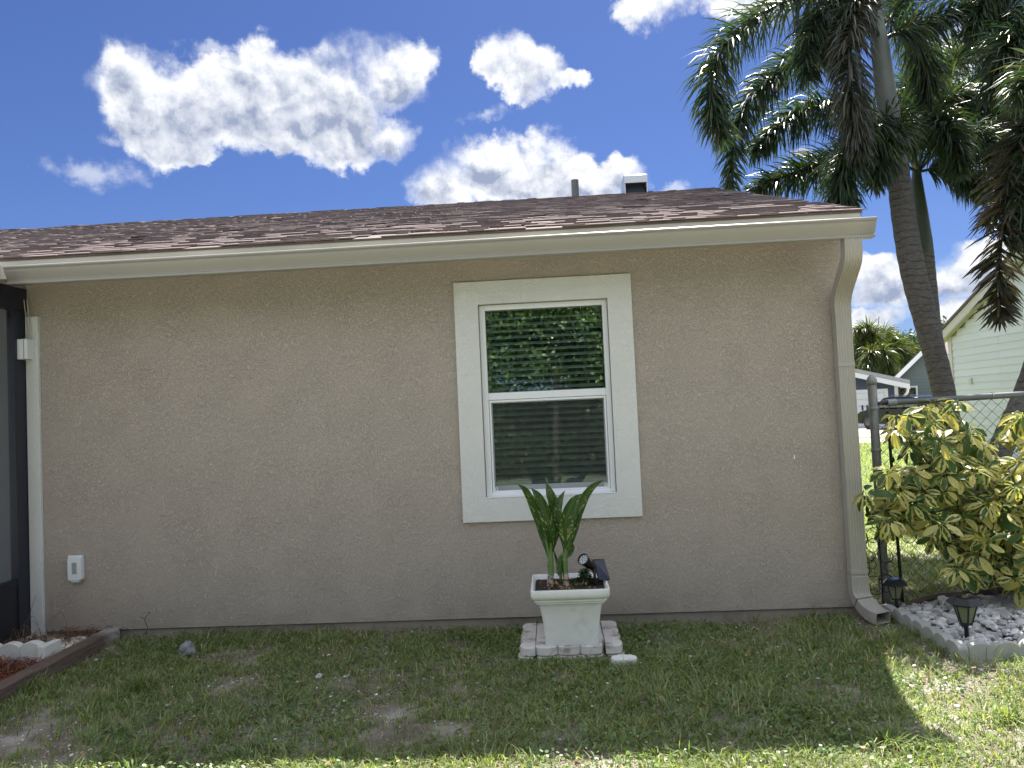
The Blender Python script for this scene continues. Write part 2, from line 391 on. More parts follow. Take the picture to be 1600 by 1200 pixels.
# variegated umbrella-plant leaf: cream margins, green heart, in UV
def varieg(name, green_bias):
    m, bb, p, o = newmat(name)
    geo = bb.n('ShaderNodeNewGeometry')
    r = bb.m('FRACT', bb.m('ADD', geo.outputs['Random Per Island'], bb.n('ShaderNodeObjectInfo').outputs['Random']))
    uv = bb.n('ShaderNodeUVMap').outputs[0]
    u, v, _ = bb.sep(uv)
    mid = bb.m('MULTIPLY', bb.m('ABSOLUTE', bb.m('SUBTRACT', u, .5)), 2.)
    nv = bb.comb(bb.m('MULTIPLY', u, 2.2), bb.m('MULTIPLY', v, 3.4), bb.m('MULTIPLY', r, 37.))
    nz = bb.noise(nv, 1.1, 4, .5)
    val = bb.m('ADD', mid, bb.m('MULTIPLY', bb.m('SUBTRACT', nz, .5), 2.0))
    # threshold differs per leaf: some wholly cream, some mostly green
    th = bb.ss(r, 0, 1, -.45+green_bias, 1.15+green_bias, smooth=False)
    g = bb.ss(bb.m('SUBTRACT', val, th), -.05, .05, 1, 0)
    rr = bb.m('FRACT', bb.m('MULTIPLY', r, 7.31))
    cream = bb.mix(rr, (.48, .45, .12, 1), (.62, .57, .24, 1))
    green = bb.mix(bb.noise(nv, 5, 3), (.025, .065, .022, 1), (.09, .17, .035, 1))
    c = bb.mix(g, cream, green)
    vein = bb.ss(mid, 0, .07, .8, 1.)
    c = bb.v('SCALE', c, scale=vein)
    bb.put(p.inputs['Base Color'], c); p.inputs['Roughness'].default_value = .33
    tr = bb.n('ShaderNodeBsdfTranslucent'); bb.put(tr.inputs[0], bb.mix(1., c, (1.1, 1.1, .5, 1), 'MULTIPLY'))
    mx = bb.n('ShaderNodeMixShader'); mx.inputs[0].default_value = .3
    m.node_tree.links.new(p.outputs[0], mx.inputs[1]); m.node_tree.links.new(tr.outputs[0], mx.inputs[2]); m.node_tree.links.new(mx.outputs[0], o.inputs[0])
varieg('variegated_leaf', 0.)
def canemat():
    m, bb, p, o = newmat('cane_leaf')
    uv = bb.n('ShaderNodeUVMap').outputs[0]; u, v, _ = bb.sep(uv)
    mid = bb.m('MULTIPLY', bb.m('ABSOLUTE', bb.m('SUBTRACT', u, .5)), 2.)
    # streaks running obliquely from the midrib
    sv_ = bb.comb(bb.m('MULTIPLY', mid, 2.5), bb.m('MULTIPLY', bb.m('SUBTRACT', v, bb.m('MULTIPLY', mid, .12)), 26.), bb.m('MULTIPLY', bb.n('ShaderNodeObjectInfo').outputs['Random'], 40.))
    nz = bb.noise(sv_, 1., 3, .6)
    f = bb.m('MULTIPLY', bb.ss(nz, .54, .64), bb.m('MULTIPLY', bb.ss(mid, .15, .3), bb.ss(mid, .75, .95, 1, 0)))
    c = bb.mix(f, (.042, .10, .022, 1), (.40, .46, .18, 1))
    c = bb.mix(bb.ss(mid, 0, .08, 1, 0), c, (.10, .17, .05, 1))
    bb.put(p.inputs['Base Color'], c); p.inputs['Roughness'].default_value = .33
    tr = bb.n('ShaderNodeBsdfTranslucent'); bb.put(tr.inputs[0], bb.mix(1., c, (1.4, 1.5, .6, 1), 'MULTIPLY'))
    mx = bb.n('ShaderNodeMixShader'); mx.inputs[0].default_value = .3
    m.node_tree.links.new(p.outputs[0], mx.inputs[1]); m.node_tree.links.new(tr.outputs[0], mx.inputs[2]); m.node_tree.links.new(mx.outputs[0], o.inputs[0])
canemat()
def canestem():
    m, bb, p, o = newmat('cane_stem')
    P = bb.n('ShaderNodeNewGeometry').outputs['Position']; x, y, z = bb.sep(P)
    n = bb.noise(bb.v('MULTIPLY', P, (30, 30, 90)), 1., 3, .6)
    c = bb.mix(bb.ss(n, .42, .56), (.09, .065, .045, 1), (.50, .42, .34, 1))
    c = bb.mix(bb.ss(z, .44, .47), c, (.11, .19, .05, 1))
    bb.put(p.inputs['Base Color'], c); p.inputs['Roughness'].default_value = .5
canestem()
simple('cane_green', (.10, .18, .045), .4, var=.2)

# ------------------------------------------------------------------ mesh helpers
ORG = {}
def link(o): COL.objects.link(o); return o
def mat(n): return MATS[n]
def tag(o, label, cat=None, group=None, kind=None):
    if label: o['label'] = label
    if cat: o['category'] = cat
    if group: o['group'] = group
    if kind: o['kind'] = kind
    return o
def thing(name, loc, label, cat, group=None):
    o = link(bpy.data.objects.new(name, None)); o.location = loc; o.empty_display_size = .1
    ORG[o.name] = Vector(loc); return tag(o, label, cat, group)
def adopt(o, parent):
    if parent is not None: o.parent = parent; ORG[o.name] = ORG[parent.name]
class MB:
    def __init__(s): s.v = []; s.f = []; s.uv = []
    def add(s, vs, fs):
        n = len(s.v); s.v += [tuple(p) for p in vs]; s.f += [tuple(i+n for i in f) for f in fs]; return s
    def box(s, x0, x1, y0, y1, z0, z1):
        return s.add([(x0,y0,z0),(x1,y0,z0),(x1,y1,z0),(x0,y1,z0),(x0,y0,z1),(x1,y0,z1),(x1,y1,z1),(x0,y1,z1)],
                     [(0,3,2,1),(4,5,6,7),(0,1,5,4),(1,2,6,5),(2,3,7,6),(3,0,4,7)])
    def quad(s, a, b_, c, d_): return s.add([a, b_, c, d_], [(0,1,2,3)])
    def prism(s, poly, axis, a, b_):
        """extrude a 2-D polygon along an axis ('x': poly is (y,z); 'y': (x,z); 'z': (x,y))"""
        n = len(poly)
        def mk(t):
            if axis == 'x': return [(t, p[0], p[1]) for p in poly]
            if axis == 'y': return [(p[0], t, p[1]) for p in poly]
            return [(p[0], p[1], t) for p in poly]
        fs = [tuple(range(n))[::-1], tuple(range(n, 2*n))] + [(i, (i+1) % n, n+(i+1) % n, n+i) for i in range(n)]
        return s.add(mk(a)+mk(b_), fs)
    def tube(s, pts, r, n=8, cap=True):
        pts = [Vector(p) for p in pts]; m = len(pts)
        rs = r if hasattr(r, '__len__') else [r]*m
        up = None; vs = []
        for i, p in enumerate(pts):
            t = (pts[min(i+1, m-1)]-pts[max(i-1, 0)]).normalized()
            if up is None:
                up = Vector((0, 0, 1)) if abs(t.z) < .9 else Vector((0, 1, 0))
            a = t.cross(up)
            if a.length < 1e-6: a = t.cross(Vector((1, 0, 0)))
            a.normalize(); c = a.cross(t).normalized(); up = c
            for k in range(n):
                w = 2*math.pi*k/n
                vs.append(p + a*math.cos(w)*rs[i] + c*math.sin(w)*rs[i])
        fs = [(i*n+k, i*n+(k+1) % n, (i+1)*n+(k+1) % n, (i+1)*n+k) for i in range(m-1) for k in range(n)]
        if cap: fs += [tuple(range(n))[::-1], tuple(range((m-1)*n, m*n))]
        return s.add(vs, fs)
    def lathe(s, prof, c=(0, 0, 0), n=16, M_=None):
        vs = []; 
        for (r, z) in prof:
            for k in range(n):
                w = 2*math.pi*k/n; p = Vector((r*math.cos(w), r*math.sin(w), z))
                if M_ is not None: p = M_ @ p
                vs.append(p+Vector(c))
        m = len(prof)
        fs = [(i*n+k, i*n+(k+1) % n, (i+1)*n+(k+1) % n, (i+1)*n+k) for i in range(m-1) for k in range(n)]
        fs += [tuple(range(n))[::-1], tuple(range((m-1)*n, m*n))]
        return s.add(vs, fs)
    def build(s, name, m, parent=None, smooth=False, bevel=0., local=False, loc=None, ang=None):
        me = bpy.data.meshes.new(name)
        off = Vector((0, 0, 0)) if (local or parent is None) else ORG[parent.name]
        vs = [(p[0]-off[0], p[1]-off[1], p[2]-off[2]) for p in s.v]
        me.from_pydata(vs, [], s.f); me.materials.append(mat(m))
        if s.uv:
            uvl = me.uv_layers.new(name='UVMap'); 
            arr = np.array([s.uv[l.vertex_index] for l in me.loops], dtype=np.float32).ravel(); uvl.data.foreach_set('uv', arr)
        if smooth: me.polygons.foreach_set('use_smooth', [True]*len(me.polygons))
        me.update()
        o = link(bpy.data.objects.new(name, me))
        if parent is None: ORG[o.name] = Vector((0, 0, 0))
        adopt(o, parent)
        if bevel:
            bv = o.modifiers.new('bevel', 'BEVEL'); bv.width = bevel; bv.segments = 2; bv.limit_method = 'ANGLE'; bv.angle_limit = rad(35)
        if ang is not None:
            me.polygons.foreach_set('use_smooth', [True]*len(me.polygons)); me.set_sharp_from_angle(angle=rad(ang))
        return o
def npmesh(name, V, Fq, m, parent=None, uv=None, smooth=False, kind=None):
    """V (n,3), Fq (k,3 or 4) numpy"""
    off = np.zeros(3) if parent is None else np.array(ORG[parent.name])
    me = bpy.data.meshes.new(name); k = Fq.shape[1]
    me.vertices.add(len(V)); me.vertices.foreach_set('co', (V-off).astype(np.float32).ravel())
    me.loops.add(Fq.size); me.loops.foreach_set('vertex_index', Fq.astype(np.int32).ravel())
    me.polygons.add(len(Fq)); me.polygons.foreach_set('loop_start', np.arange(0, Fq.size, k, dtype=np.int32))
    me.update(calc_edges=True)
    me.materials.append(mat(m))
    if uv is not None:
        l = me.uv_layers.new(name='UVMap'); l.data.foreach_set('uv', uv[Fq.ravel()].astype(np.float32).ravel())
    if smooth: me.polygons.foreach_set('use_smooth', np.ones(len(Fq), dtype=bool))
    o = link(bpy.data.objects.new(name, me))
    if parent is None: ORG[o.name] = Vector((0, 0, 0))
    adopt(o, parent)
    if kind: o['kind'] = kind
    return o
def vnoise(x, y, sc, seed=0, octv=4):
    """value noise in numpy, 0..1"""
    rg = np.random.default_rng(seed); T = rg.random((64, 64)); out = 0; amp = 1; tot = 0
    for k in range(octv):
        X = x*sc*(2**k)+17*k; Y = y*sc*(2**k)+5*k
        xi = np.floor(X).astype(int); yi = np.floor(Y).astype(int); fx = X-xi; fy = Y-yi
        fx = fx*fx*(3-2*fx); fy = fy*fy*(3-2*fy)
        g = lambda i, j: T[i % 64, j % 64]
        out = out + amp*((g(xi, yi)*(1-fx)+g(xi+1, yi)*fx)*(1-fy)+(g(xi, yi+1)*(1-fx)+g(xi+1, yi+1)*fx)*fy)
        tot += amp; amp *= .5
    return out/tot
def gz(x, y):
    """gentle relief of the yard"""
    return (vnoise(np.asarray(x, float)+50, np.asarray(y, float)+50, .9, 3, 3)-.5)*.05

# ================================================================== SETTING
def axis_lines(segs):
    out = []
    for a, b_, st in segs: out += list(np.arange(a, b_-1e-6, st))
    return np.array(out+[segs[-1][1]])
xl = axis_lines([(-150, -30, 20), (-30, -6, 3), (-6, 6, .12), (6, 30, 3), (30, 150, 20)])
yl = axis_lines([(-60, -12, 6), (-12, -3.6, .6), (-3.6, 3, .12), (3, 30, 3), (30, 270, 30)])
GX, GY = np.meshgrid(xl, yl)
def zwin(x, y):
    w = np.clip((6-np.abs(x))/1., 0, 1)*np.clip((y+3.6)/.5, 0, 1)*np.clip((3-y)/1., 0, 1)
    return gz(x, y)*w
GZ = zwin(GX, GY)
nx, ny = len(xl), len(yl)
idx = np.arange(nx*ny).reshape(ny, nx)
Fq = np.stack([idx[:-1, :-1], idx[:-1, 1:], idx[1:, 1:], idx[1:, :-1]], -1).reshape(-1, 4)
g = npmesh('ground', np.stack([GX, GY, GZ], -1).reshape(-1, 3), Fq, 'sandy_soil', smooth=True); g['kind'] = 'structure'
def sheet(name, pts, z, m):
    o = MB().add([(x, y, z) for x, y in pts], [tuple(range(len(pts)))]).build(name, m); o['kind'] = 'structure'; return o
sheet('back_lawn', [(2.2, 3.0), (60, 3.0), (60, 19.3), (2.2, 19.3)], .006, 'lawn_green')
sheet('road', [(-20, 19.3), (90, 19.3), (90, 22.0), (-20, 22.0)], .010, 'road_asphalt')
a = atz(1320, 669, 0); b_ = atz(1440, 664, 0)
sheet('driveway', [(9.6, 23.2), (24, 22.0), (30, 41.5), (a.x-.5, a.y+1)], .016, 'concrete_drive')
sheet('verge_lawn', [(-15, 22.0), (60, 22.0), (60, 70), (-15, 70)], .007, 'lawn_green')

# ------------------------------------------------------------------ house
HX0, HX1 = -3.56, 1.975
house = thing('house', (-.8, 0, 0), 'single storey taupe stucco house with brown shingle roof and beige gutter', 'house')
def wall_hole(mb, X0, X1, z0, z1, hx0, hx1, hz0, hz1, y0, y1):
    xs = [X0, hx0, hx1, X1]; zs = [z0, hz0, hz1, z1]
    V = [(x, y, z) for y in (y0, y1) for z in zs for x in xs]
    F_ = []
    for j in range(3):
        for i in range(3):
            if i == 1 and j == 1: continue
            a = j*4+i; F_.append((a, a+1, a+5, a+4)); F_.append((16+a, 16+a+4, 16+a+5, 16+a+1))
    # reveals
    for (p, q_) in ((5, 6), (6, 10), (10, 9), (9, 5)): F_.append((p, q_, 16+q_, 16+p)[::-1])
    for (p, q_) in ((0, 3), (3, 15), (15, 12), (12, 0)): F_.append((p, q_, 16+q_, 16+p))
    return mb.add(V, F_)
WX0, WX1, WZ0, WZ1 = -.465, .412, .872, 2.182
wall_hole(MB(), HX0, HX1, .07, 2.495, WX0, WX1, WZ0, WZ1, 0, .18).build('front_wall', 'stucco_taupe', house)
MB().box(HX0-.1, HX1-.012, .016, .2, -.15, .066).build('foundation', 'foundation', house)
MB().box(HX0-.1, HX0, .003, .15, 2.262, 2.5).build('wall_return', 'stucco_taupe', house)
MB().box(-3.652, -3.562, -.022, .12, -.05, 2.262).build('corner_trim', 'stucco_trim', house, bevel=.003)
gb = MB(); gb.prism([(.184, 0), (7.6, 0), (7.6, 2.5), (3.75, 3.86), (.184, 2.66)], 'x', HX1-.15, HX1); gb.build('side_wall', 'stucco_taupe', house)
MB().box(-12, HX1-.16, 7.4, 7.6, 0, 2.5).build('back_wall', 'stucco_taupe', house)
MB().box(-12, -3.66, .0, .18, 0, 2.49).build('porch_back_wall', 'porch_wall', house)
# dark room behind the window
rm = MB()
rm.add([(-1.4,.19,.3),(1.4,.19,.3),(1.4,3.2,.3),(-1.4,3.2,.3),(-1.4,.19,2.48),(1.4,.19,2.48),(1.4,3.2,2.48),(-1.4,3.2,2.48)],
       [(0,1,2,3),(7,6,5,4),(1,5,6,2),(2,6,7,3),(3,7,4,0)]); rm.build('interior_room', 'room', house)
# window
win = MB()
for (x0, x1, z0, z1) in ((-.626, WX0, .713, 2.339), (WX1, .5745, .713, 2.339), (WX0, WX1, 2.182, 2.339), (WX0, WX1, .713, .872)):
    pass
ws = wall_hole(MB(), -.626, .5745, .713, 2.339, WX0, WX1, WZ0, WZ1, -.020, .004)
window = ws.build('window', 'stucco_trim', house, bevel=.002)
def wpart(mb, name, m, **k): return mb.build(name, m, window, **k)
FY0, FY1 = .022, .10
fr = MB()
fx0, fx1, fz0, fz1 = WX0+.002, WX1-.002, WZ0+.002, WZ1-.002
for bx in ((fx0, fx0+.040, FY0, FY1, fz0, fz1), (fx1-.034, fx1, FY0, FY1, fz0, fz1), (fx0+.04, fx1-.034, FY0, FY1, fz1-.036, fz1), (fx0+.04, fx1-.034, FY0, FY1, fz0, fz0+.028)): fr.box(*bx)
wpart(fr, 'window_frame', 'white_vinyl', bevel=.003)
x0, x1 = fx0+.040, fx1-.034
wpart(MB().box(x0, x1, FY0+.010, FY1, 1.530, 1.578), 'meeting_rail', 'white_vinyl', bevel=.003)
sf = MB()   # lower sash / screen frame
for bx in ((x0+.003, x0+.016, .030, .052, .902, 1.527), (x1-.016, x1-.003, .030, .052, .902, 1.527), (x0+.016, x1-.016, .030, .052, 1.512, 1.527), (x0+.016, x1-.016, .030, .052, .902, .914)): sf.box(*bx)
wpart(sf, 'screen_frame', 'white_vinyl', bevel=.002)
ls = MB()
for bx in ((x0+.001, x0+.022, .060, .095, .90, 1.528), (x1-.022, x1-.001, .060, .095, .90, 1.528), (x0+.022, x1-.022, .060, .095, .90, .945), (x0+.022, x1-.022, .060, .095, 1.505, 1.528)): ls.box(*bx)
wpart(ls, 'sash', 'white_vinyl', bevel=.002)
gk = MB()
for (a0, a1, c0, c1) in ((x0, x0+.004, 1.578, fz1-.036), (x1-.004, x1, 1.578, fz1-.036), (x0+.004, x1-.004, 1.578, 1.583), (x0+.004, x1-.004, fz1-.041, fz1-.036)): gk.box(a0, a1, .034, .040, c0, c1)
wpart(gk, 'gasket', 'vinyl_dark_gasket')
wpart(MB().quad((x0, .042, 1.578), (x1, .042, 1.578), (x1, .042, fz1-.036), (x0, .042, fz1-.036)), 'pane', 'window_glass')
wpart(MB().quad((x0+.022, .075, .945), (x1-.022, .075, .945), (x1-.022, .075, 1.505), (x0+.022, .075, 1.505)), 'pane', 'window_glass_lower')
wpart(MB().quad((x0+.016, .040, .914), (x1-.016, .040, .914), (x1-.016, .040, 1.512), (x0+.016, .040, 1.512)), 'insect_screen', 'insect_screen')
for sx in (x0+.018, x1-.040):
    cl = wpart(MB().box(sx, sx+.020, .026, .031, .916, .936), 'screen_clip', 'white_vinyl')
    MB().box(sx+.006, sx+.014, .0235, .0262, .922, .930).build('clip_hole', 'vinyl_dark_gasket', window)
wpart(MB().box(WX0+.001, WX1-.001, -.019, .030, WZ0+.001, WZ0+.006), 'sill', 'white_vinyl')
sl = MB(); w_ = .05; t_ = rad(24)
nseg = 4; pv = []
for k in range(nseg+1):
    s_ = (k/nseg-.5)*w_; pv.append((math.cos(t_)*s_, -math.sin(t_)*s_*-1 + .0025*(1-(2*k/nseg-1)**2)))
# slat: outer edge lower
prof = [(a_, z_) for a_, z_ in pv] + [(a_, z_-.0025) for a_, z_ in pv[::-1]]
z = .985; k = 0; slat_me = None
while z < 2.14:
    jz = random.uniform(-.0015, .0015)
    if slat_me is None:
        mbs = MB(); mbs.prism([(p[0], p[1]) for p in prof], 'x', x0+.006, x1-.006)
        o = mbs.build('blind_slat', 'blind_slat', window, local=True); slat_me = o.data
    else:
        o = link(bpy.data.objects.new('blind_slat', slat_me)); adopt(o, window)
    o.location = Vector((0, .125, z+jz)) - ORG[window.name]; o.rotation_euler = (rad(random.uniform(-1.5, 1.5)), 0, rad(random.uniform(-.1, .1)))
    z += .0445; k += 1
for cx in (-.33, -.04, .25):
    wpart(MB().tube([(cx, .095, .96), (cx, .095, 2.15)], .0012, 5), 'blind_cord', 'blind_cord')
wpart(MB().box(x0+.005, x1-.005, .10, .15, .945, .965), 'blind_rail', 'blind_slat')
# sconce-less fittings
ob = MB(); cxx, czz = -3.333, .505
ob.prism([(-3.366, .43), (-3.360, .422), (-3.278, .422), (-3.27, .43), (-3.27, .572), (-3.286, .590), (-3.350, .590), (-3.366, .572)], 'y', -.048, -.002)
oc = ob.build('outlet_cover', 'white_plastic', house, bevel=.005)
MB().box(-3.332, -3.300, -.0505, -.047, .468, .545).build('socket_window', 'grey_plastic', oc)
MB().box(-3.372, -3.266, -.030, -.018, .575, .592).build('cover_lip', 'white_plastic', oc, bevel=.002)
MB().box(-3.346, -3.292, -.040, -.012, .408, .423).build('cable_entry', 'white_plastic', oc, bevel=.003)
jb = MB().box(-3.672, -3.585, -.098, -.024, 1.958, 2.098).build('junction_box', 'white_plastic', house, bevel=.004)
MB().box(-3.612, -3.606, -.1, -.022, 1.956, 2.1).build('box_seam', 'grey_plastic', jb)
for dx_ in (-3.632, -3.610):
    MB().tube([(dx_, -.05, 2.098), (dx_+.006, -.035, 2.17), (dx_-.006, -.03, 2.26), (dx_-.012, -.04, 2.38)], .0035, 6).build('cable', 'cable', jb)
MB().prism([(1.585, 1.05), (1.598, 1.052), (1.592, 1.085)], 'y', -.003, -.0005).build('wall_chip', 'white_vinyl', house)
# soffit, fascia, gutter
MB().box(-12, 1.98, -.30, .02, 2.500, 2.512).build('soffit', 'soffit', house)
MB().box(-12, 1.983, -.325, -.302, 2.47, 2.597).build('fascia', 'fascia_metal', house, bevel=.002)
gp = [(-.328, 2.535), (-.328, 2.418), (-.392, 2.418), (-.3965, 2.421), (-.3965, 2.431), (-.390, 2.436), (-.387, 2.443), (-.391, 2.450), (-.403, 2.466), (-.417, 2.492), (-.422, 2.503), (-.422, 2.512), (-.430, 2.516), (-.434, 2.522), (-.433, 2.530), (-.428, 2.534), (-.420, 2.532)]
gm = MB(); gx = np.linspace(-3.497, 2.035, 30)
sag = lambda x: -.004*math.sin((x+3.5)*1.13)
V = [(x, p[0], p[1]+sag(x)*.6) for x in gx for p in gp]; n = len(gp)
gm.add(V, [(i*n+k, (i+1)*n+k, (i+1)*n+k+1, i*n+k+1) for i in range(len(gx)-1) for k in range(n-1)])
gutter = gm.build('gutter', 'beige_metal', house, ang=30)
so_ = gutter.modifiers.new('sheet', 'SOLIDIFY'); so_.thickness = .0012
capp = gp[:-1]
for X in (-3.4985, 2.035): MB().prism(capp, 'x', X, X+.0016).build('end_cap', 'beige_metal', gutter)
# downspout: fluted rectangular section swept down the wall
def fluted(hw, hd, n_fl=6, dep=.0035):
    pr = []
    m = n_fl*4
    for i in range(m+1):
        x = -hw + 2*hw*i/m; ph = (i % 4)
        edge = i < 2 or i > m-2
        pr.append((x, -hd + (0 if edge or ph in (0, 1) else dep)))
    pr += [(hw+.000, hd), (-hw, hd)]
    return pr
def sweep_rect(mb, path, pr, wob=None, cap=True):
    path = [Vector(p) for p in path]; m = len(path); n = len(pr); side0 = Vector((1, 0, 0)); vs = []
    for i, p in enumerate(path):
        t = (path[min(i+1, m-1)]-path[max(i-1, 0)]).normalized()
        nrm = t.cross(side0).normalized()
        if nrm.y < 0 and abs(nrm.y) > .1: pass
        sd_ = nrm.cross(t).normalized()
        if sd_.x < 0: sd_ = -sd_
        if nrm.dot(Vector((0, 1, .0)))+nrm.dot(Vector((0, 0, 1)))*.8 < 0: nrm = -nrm
        k = 1 if wob is None else wob[i]
        for (a_, c_) in pr: vs.append(p + sd_*a_*k + nrm*c_*k)
    fs = [(i*n+k, i*n+(k+1) % n, (i+1)*n+(k+1) % n, (i+1)*n+k) for i in range(m-1) for k in range(n)]
    if cap: fs += [tuple(range(n))]
    return mb.add(vs, fs)
def crom(pts, per=10):
    pts = [Vector(p) for p in pts]; P_ = [pts[0]*2-pts[1]]+pts+[pts[-1]*2-pts[-2]]; out = []
    for i in range(1, len(P_)-2):
        for k in range(per):
            t = k/per; a_, b2, c_, d_ = P_[i-1:i+3]
            out.append(.5*((2*b2)+(c_-a_)*t+(2*a_-5*b2+4*c_-d_)*t*t+(3*b2-a_-3*c_+d_)*t**3))
    out.append(pts[-1]); return out
DX = 1.937; hw, hd = .053, .036
prf = fluted(hw, hd)
top = crom([(1.905, -.355, 2.42), (1.905, -.352, 2.36), (1.909, -.325, 2.29), (1.920, -.215, 2.215), (1.930, -.105, 2.135), (1.935, -.052, 2.06), (1.937, -.045, 1.99)], 8)
wob = [1+(.014 if (i % 3 == 1 and 14 < i < len(top)-6) else 0) for i in range(len(top))]
dsm = MB(); sweep_rect(dsm, top, prf, wob); 
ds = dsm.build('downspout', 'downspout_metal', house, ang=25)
prb = fluted(hw-.002, hd-.002)
body = [(1.937, -.045, z_) for z_ in np.linspace(1.985, .27, 12)]
sweep_rect(MB(), [(1.937, -.045, 2.0)]+body, prb, cap=False).build('downspout_pipe', 'downspout_metal', ds, ang=25)
bot = crom([(1.937, -.045, .285), (1.937, -.047, .21), (1.941, -.065, .15), (1.955, -.13, .098), (1.976, -.20, .070), (1.996, -.255, .062)], 8)
wob = [1+(.016 if (i % 3 == 1 and 8 < i < 30) else 0) for i in range(len(bot))]
be = sweep_rect(MB(), bot, prf, wob, cap=False).build('outlet_elbow', 'downspout_metal', ds, ang=25)
s2 = be.modifiers.new('sheet', 'SOLIDIFY'); s2.thickness = .0015
for zz in (1.655, .31):
    sb = MB(); sb.box(1.937-hw-.0015, 1.937+hw+.0015, -.045-hd-.0015, -.045+hd, zz-.012, zz+.012); sb.build('strap', 'downspout_metal', ds, bevel=.002)
# roof deck and shingles
SL = math.atan(.335); CE, SE = math.cos(SL), math.sin(SL)
EY, EZ = -.338, 2.600
RX0, RX1 = -9.5, 1.992
roof = MB().prism([(EY, EZ), (3.75, EZ+(3.75-EY)*.335), (7.85, EZ+.02), (7.85, EZ-.03), (EY+.005, EZ-.012)], 'x', RX0, RX1).build('roof', 'roof_brown', house)
EXPO = .125; widths = [.08, .11, .14, .18, .23]
shmesh = []
for w_ in widths:
    for th in (.007, .013):
        t0 = th; L = .20
        me = bpy.data.meshes.new('shingle')
        v = [(0, 0, .004), (w_, 0, .004), (w_, L, .001), (0, L, .001), (0, 0, .004+t0), (w_, 0, .004+t0), (w_, L, .003), (0, L, .003)]
        me.from_pydata(v, [], [(0,3,2,1),(4,5,6,7),(0,1,5,4),(1,2,6,5),(2,3,7,6),(3,0,4,7)]); me.materials.append(mat('shingle')); me.update()
        shmesh.append((w_, me, v))
rx = Matrix.Rotation(SL, 4, 'X')
lst = []
nrow = int((3.75-EY)/CE/EXPO)
for r_ in range(nrow):
    x = RX0 + random.uniform(-.2, 0); s_ = r_*EXPO
    while x < RX1:
        w_, me, v = random.choice(shmesh)
        x0_ = max(x, RX0)
        if x+w_ > RX1+.012: x = RX1+.012-w_; last = True
        else: last = False
        if w_ < .15 or random.random() < .9:
            jit = random.uniform(-.0015, .002); js = random.uniform(-.006, .004) if r_ > 0 else random.uniform(-.012, .0)
            yy = EY+(s_+js)*CE; zz = EZ+(s_+js)*SE + r_*0.0 + jit
            lst.append((x, yy, zz, w_, me, v, r_))
        x += w_ + random.uniform(.001, .004)
        if last: break
vis = [l for l in lst if l[0] > -4.35]
vis.sort(key=lambda l: -(l[3]/(l[1]+5.07)**2))
vis.sort(key=lambda l: l[6])
sel = set(id(l) for l in vis[:295])
V = []; Fs = []
for l in lst:
    x, yy, zz, w_, me, v, r_ = l
    if id(l) in sel:
        o = link(bpy.data.objects.new('shingle', me)); adopt(o, roof)
        o.location = Vector((x, yy, zz))-ORG[roof.name]; o.rotation_euler = (SL, 0, 0)
    else:
        n0 = len(V)
        for p in v: V.append((x+p[0], yy+p[1]*CE-p[2]*SE, zz+p[1]*SE+p[2]*CE))
        Fs += [tuple(n0+i for i in f) for f in ((0,3,2,1),(4,5,6,7),(0,1,5,4),(1,2,6,5),(2,3,7,6),(3,0,4,7))]
o = npmesh('shingles', np.array(V), np.array(Fs), 'shingle', roof, kind='stuff')
# roof vents
vx = .40
MB().lathe([(.043, 3.83), (.043, 4.125)], (vx, 3.62, 0), 14).build('vent_pipe', 'vent_grey', roof, ang=40)
MB().lathe([(.09, 3.895), (.085, 3.915), (.045, 3.925)], (vx, 3.62, 0), 14).build('pipe_flashing', 'vent_dark', roof)
rv = MB().box(.975, 1.195, 3.55, 3.80, 3.86, 4.02).build('roof_vent', 'vent_dark', roof)
hd_ = MB(); hd_.prism([(3.44, 4.0), (3.44, 4.085), (3.50, 4.11), (3.84, 4.11), (3.84, 4.0), (3.83, 4.0), (3.83, 4.1), (3.502, 4.1), (3.45, 4.08), (3.45, 4.0)], 'x', .955, 1.215)
hd_.box(.955, .965, 3.45, 3.83, 3.88, 4.099); hd_.box(1.205, 1.215, 3.45, 3.83, 3.88, 4.099)
hd_.build('vent_hood', 'vent_metal', roof)
# screened porch at the far side of the corner trim
pf = MB()
pf.box(-3.71, -3.655, -.125, -.003, .0, 2.30)
pf.box(-3.71, -3.655, -1.25, -1.18, .0, 2.30)
porch = pf.build('screen_porch', 'bronze', house, bevel=.003)
MB().box(-3.72, -3.650, -1.62, .0, 2.30, 2.46).build('header_beam', 'bronze', porch, bevel=.003)
MB().box(-3.705, -3.66, -1.18, -.125, .41, .46).build('chair_rail', 'bronze', porch, bevel=.003)
MB().box(-3.70, -3.665, -1.18, -.125, .03, .41).build('kick_plate', 'kick', porch)
MB().quad((-3.685, -1.18, .46), (-3.685, -.125, .46), (-3.685, -.125, 2.3), (-3.685, -1.18, 2.3)).build('porch_screen', 'porch_screen', porch)
MB().box(-7, -3.60, -1.7, -.33, 2.475, 2.56).build('porch_roof', 'fascia_metal', porch)
MB().box(-3.99, -3.95, -.03, -.003, .1, 2.1).build('door_frame', 'paint_white', porch)
MB().box(-4.9, -3.99, -.02, -.003, 2.06, 2.1).build('door_frame', 'paint_white', porch)
MB().box(-4.35, -3.99, -.016, -.004, .1, 2.06).build('door_panel', 'blue_siding', porch)
MB().lathe([(.03, 0), (.035, .02), (.06, .09), (.0, .095)], (-3.78, -.2, 2.2), 12).build('porch_lamp', 'bronze', porch)
sheet('porch_floor', [(-9, -4), (-3.72, -4), (-3.72, 0), (-9, 0)], .05, 'road_asphalt')

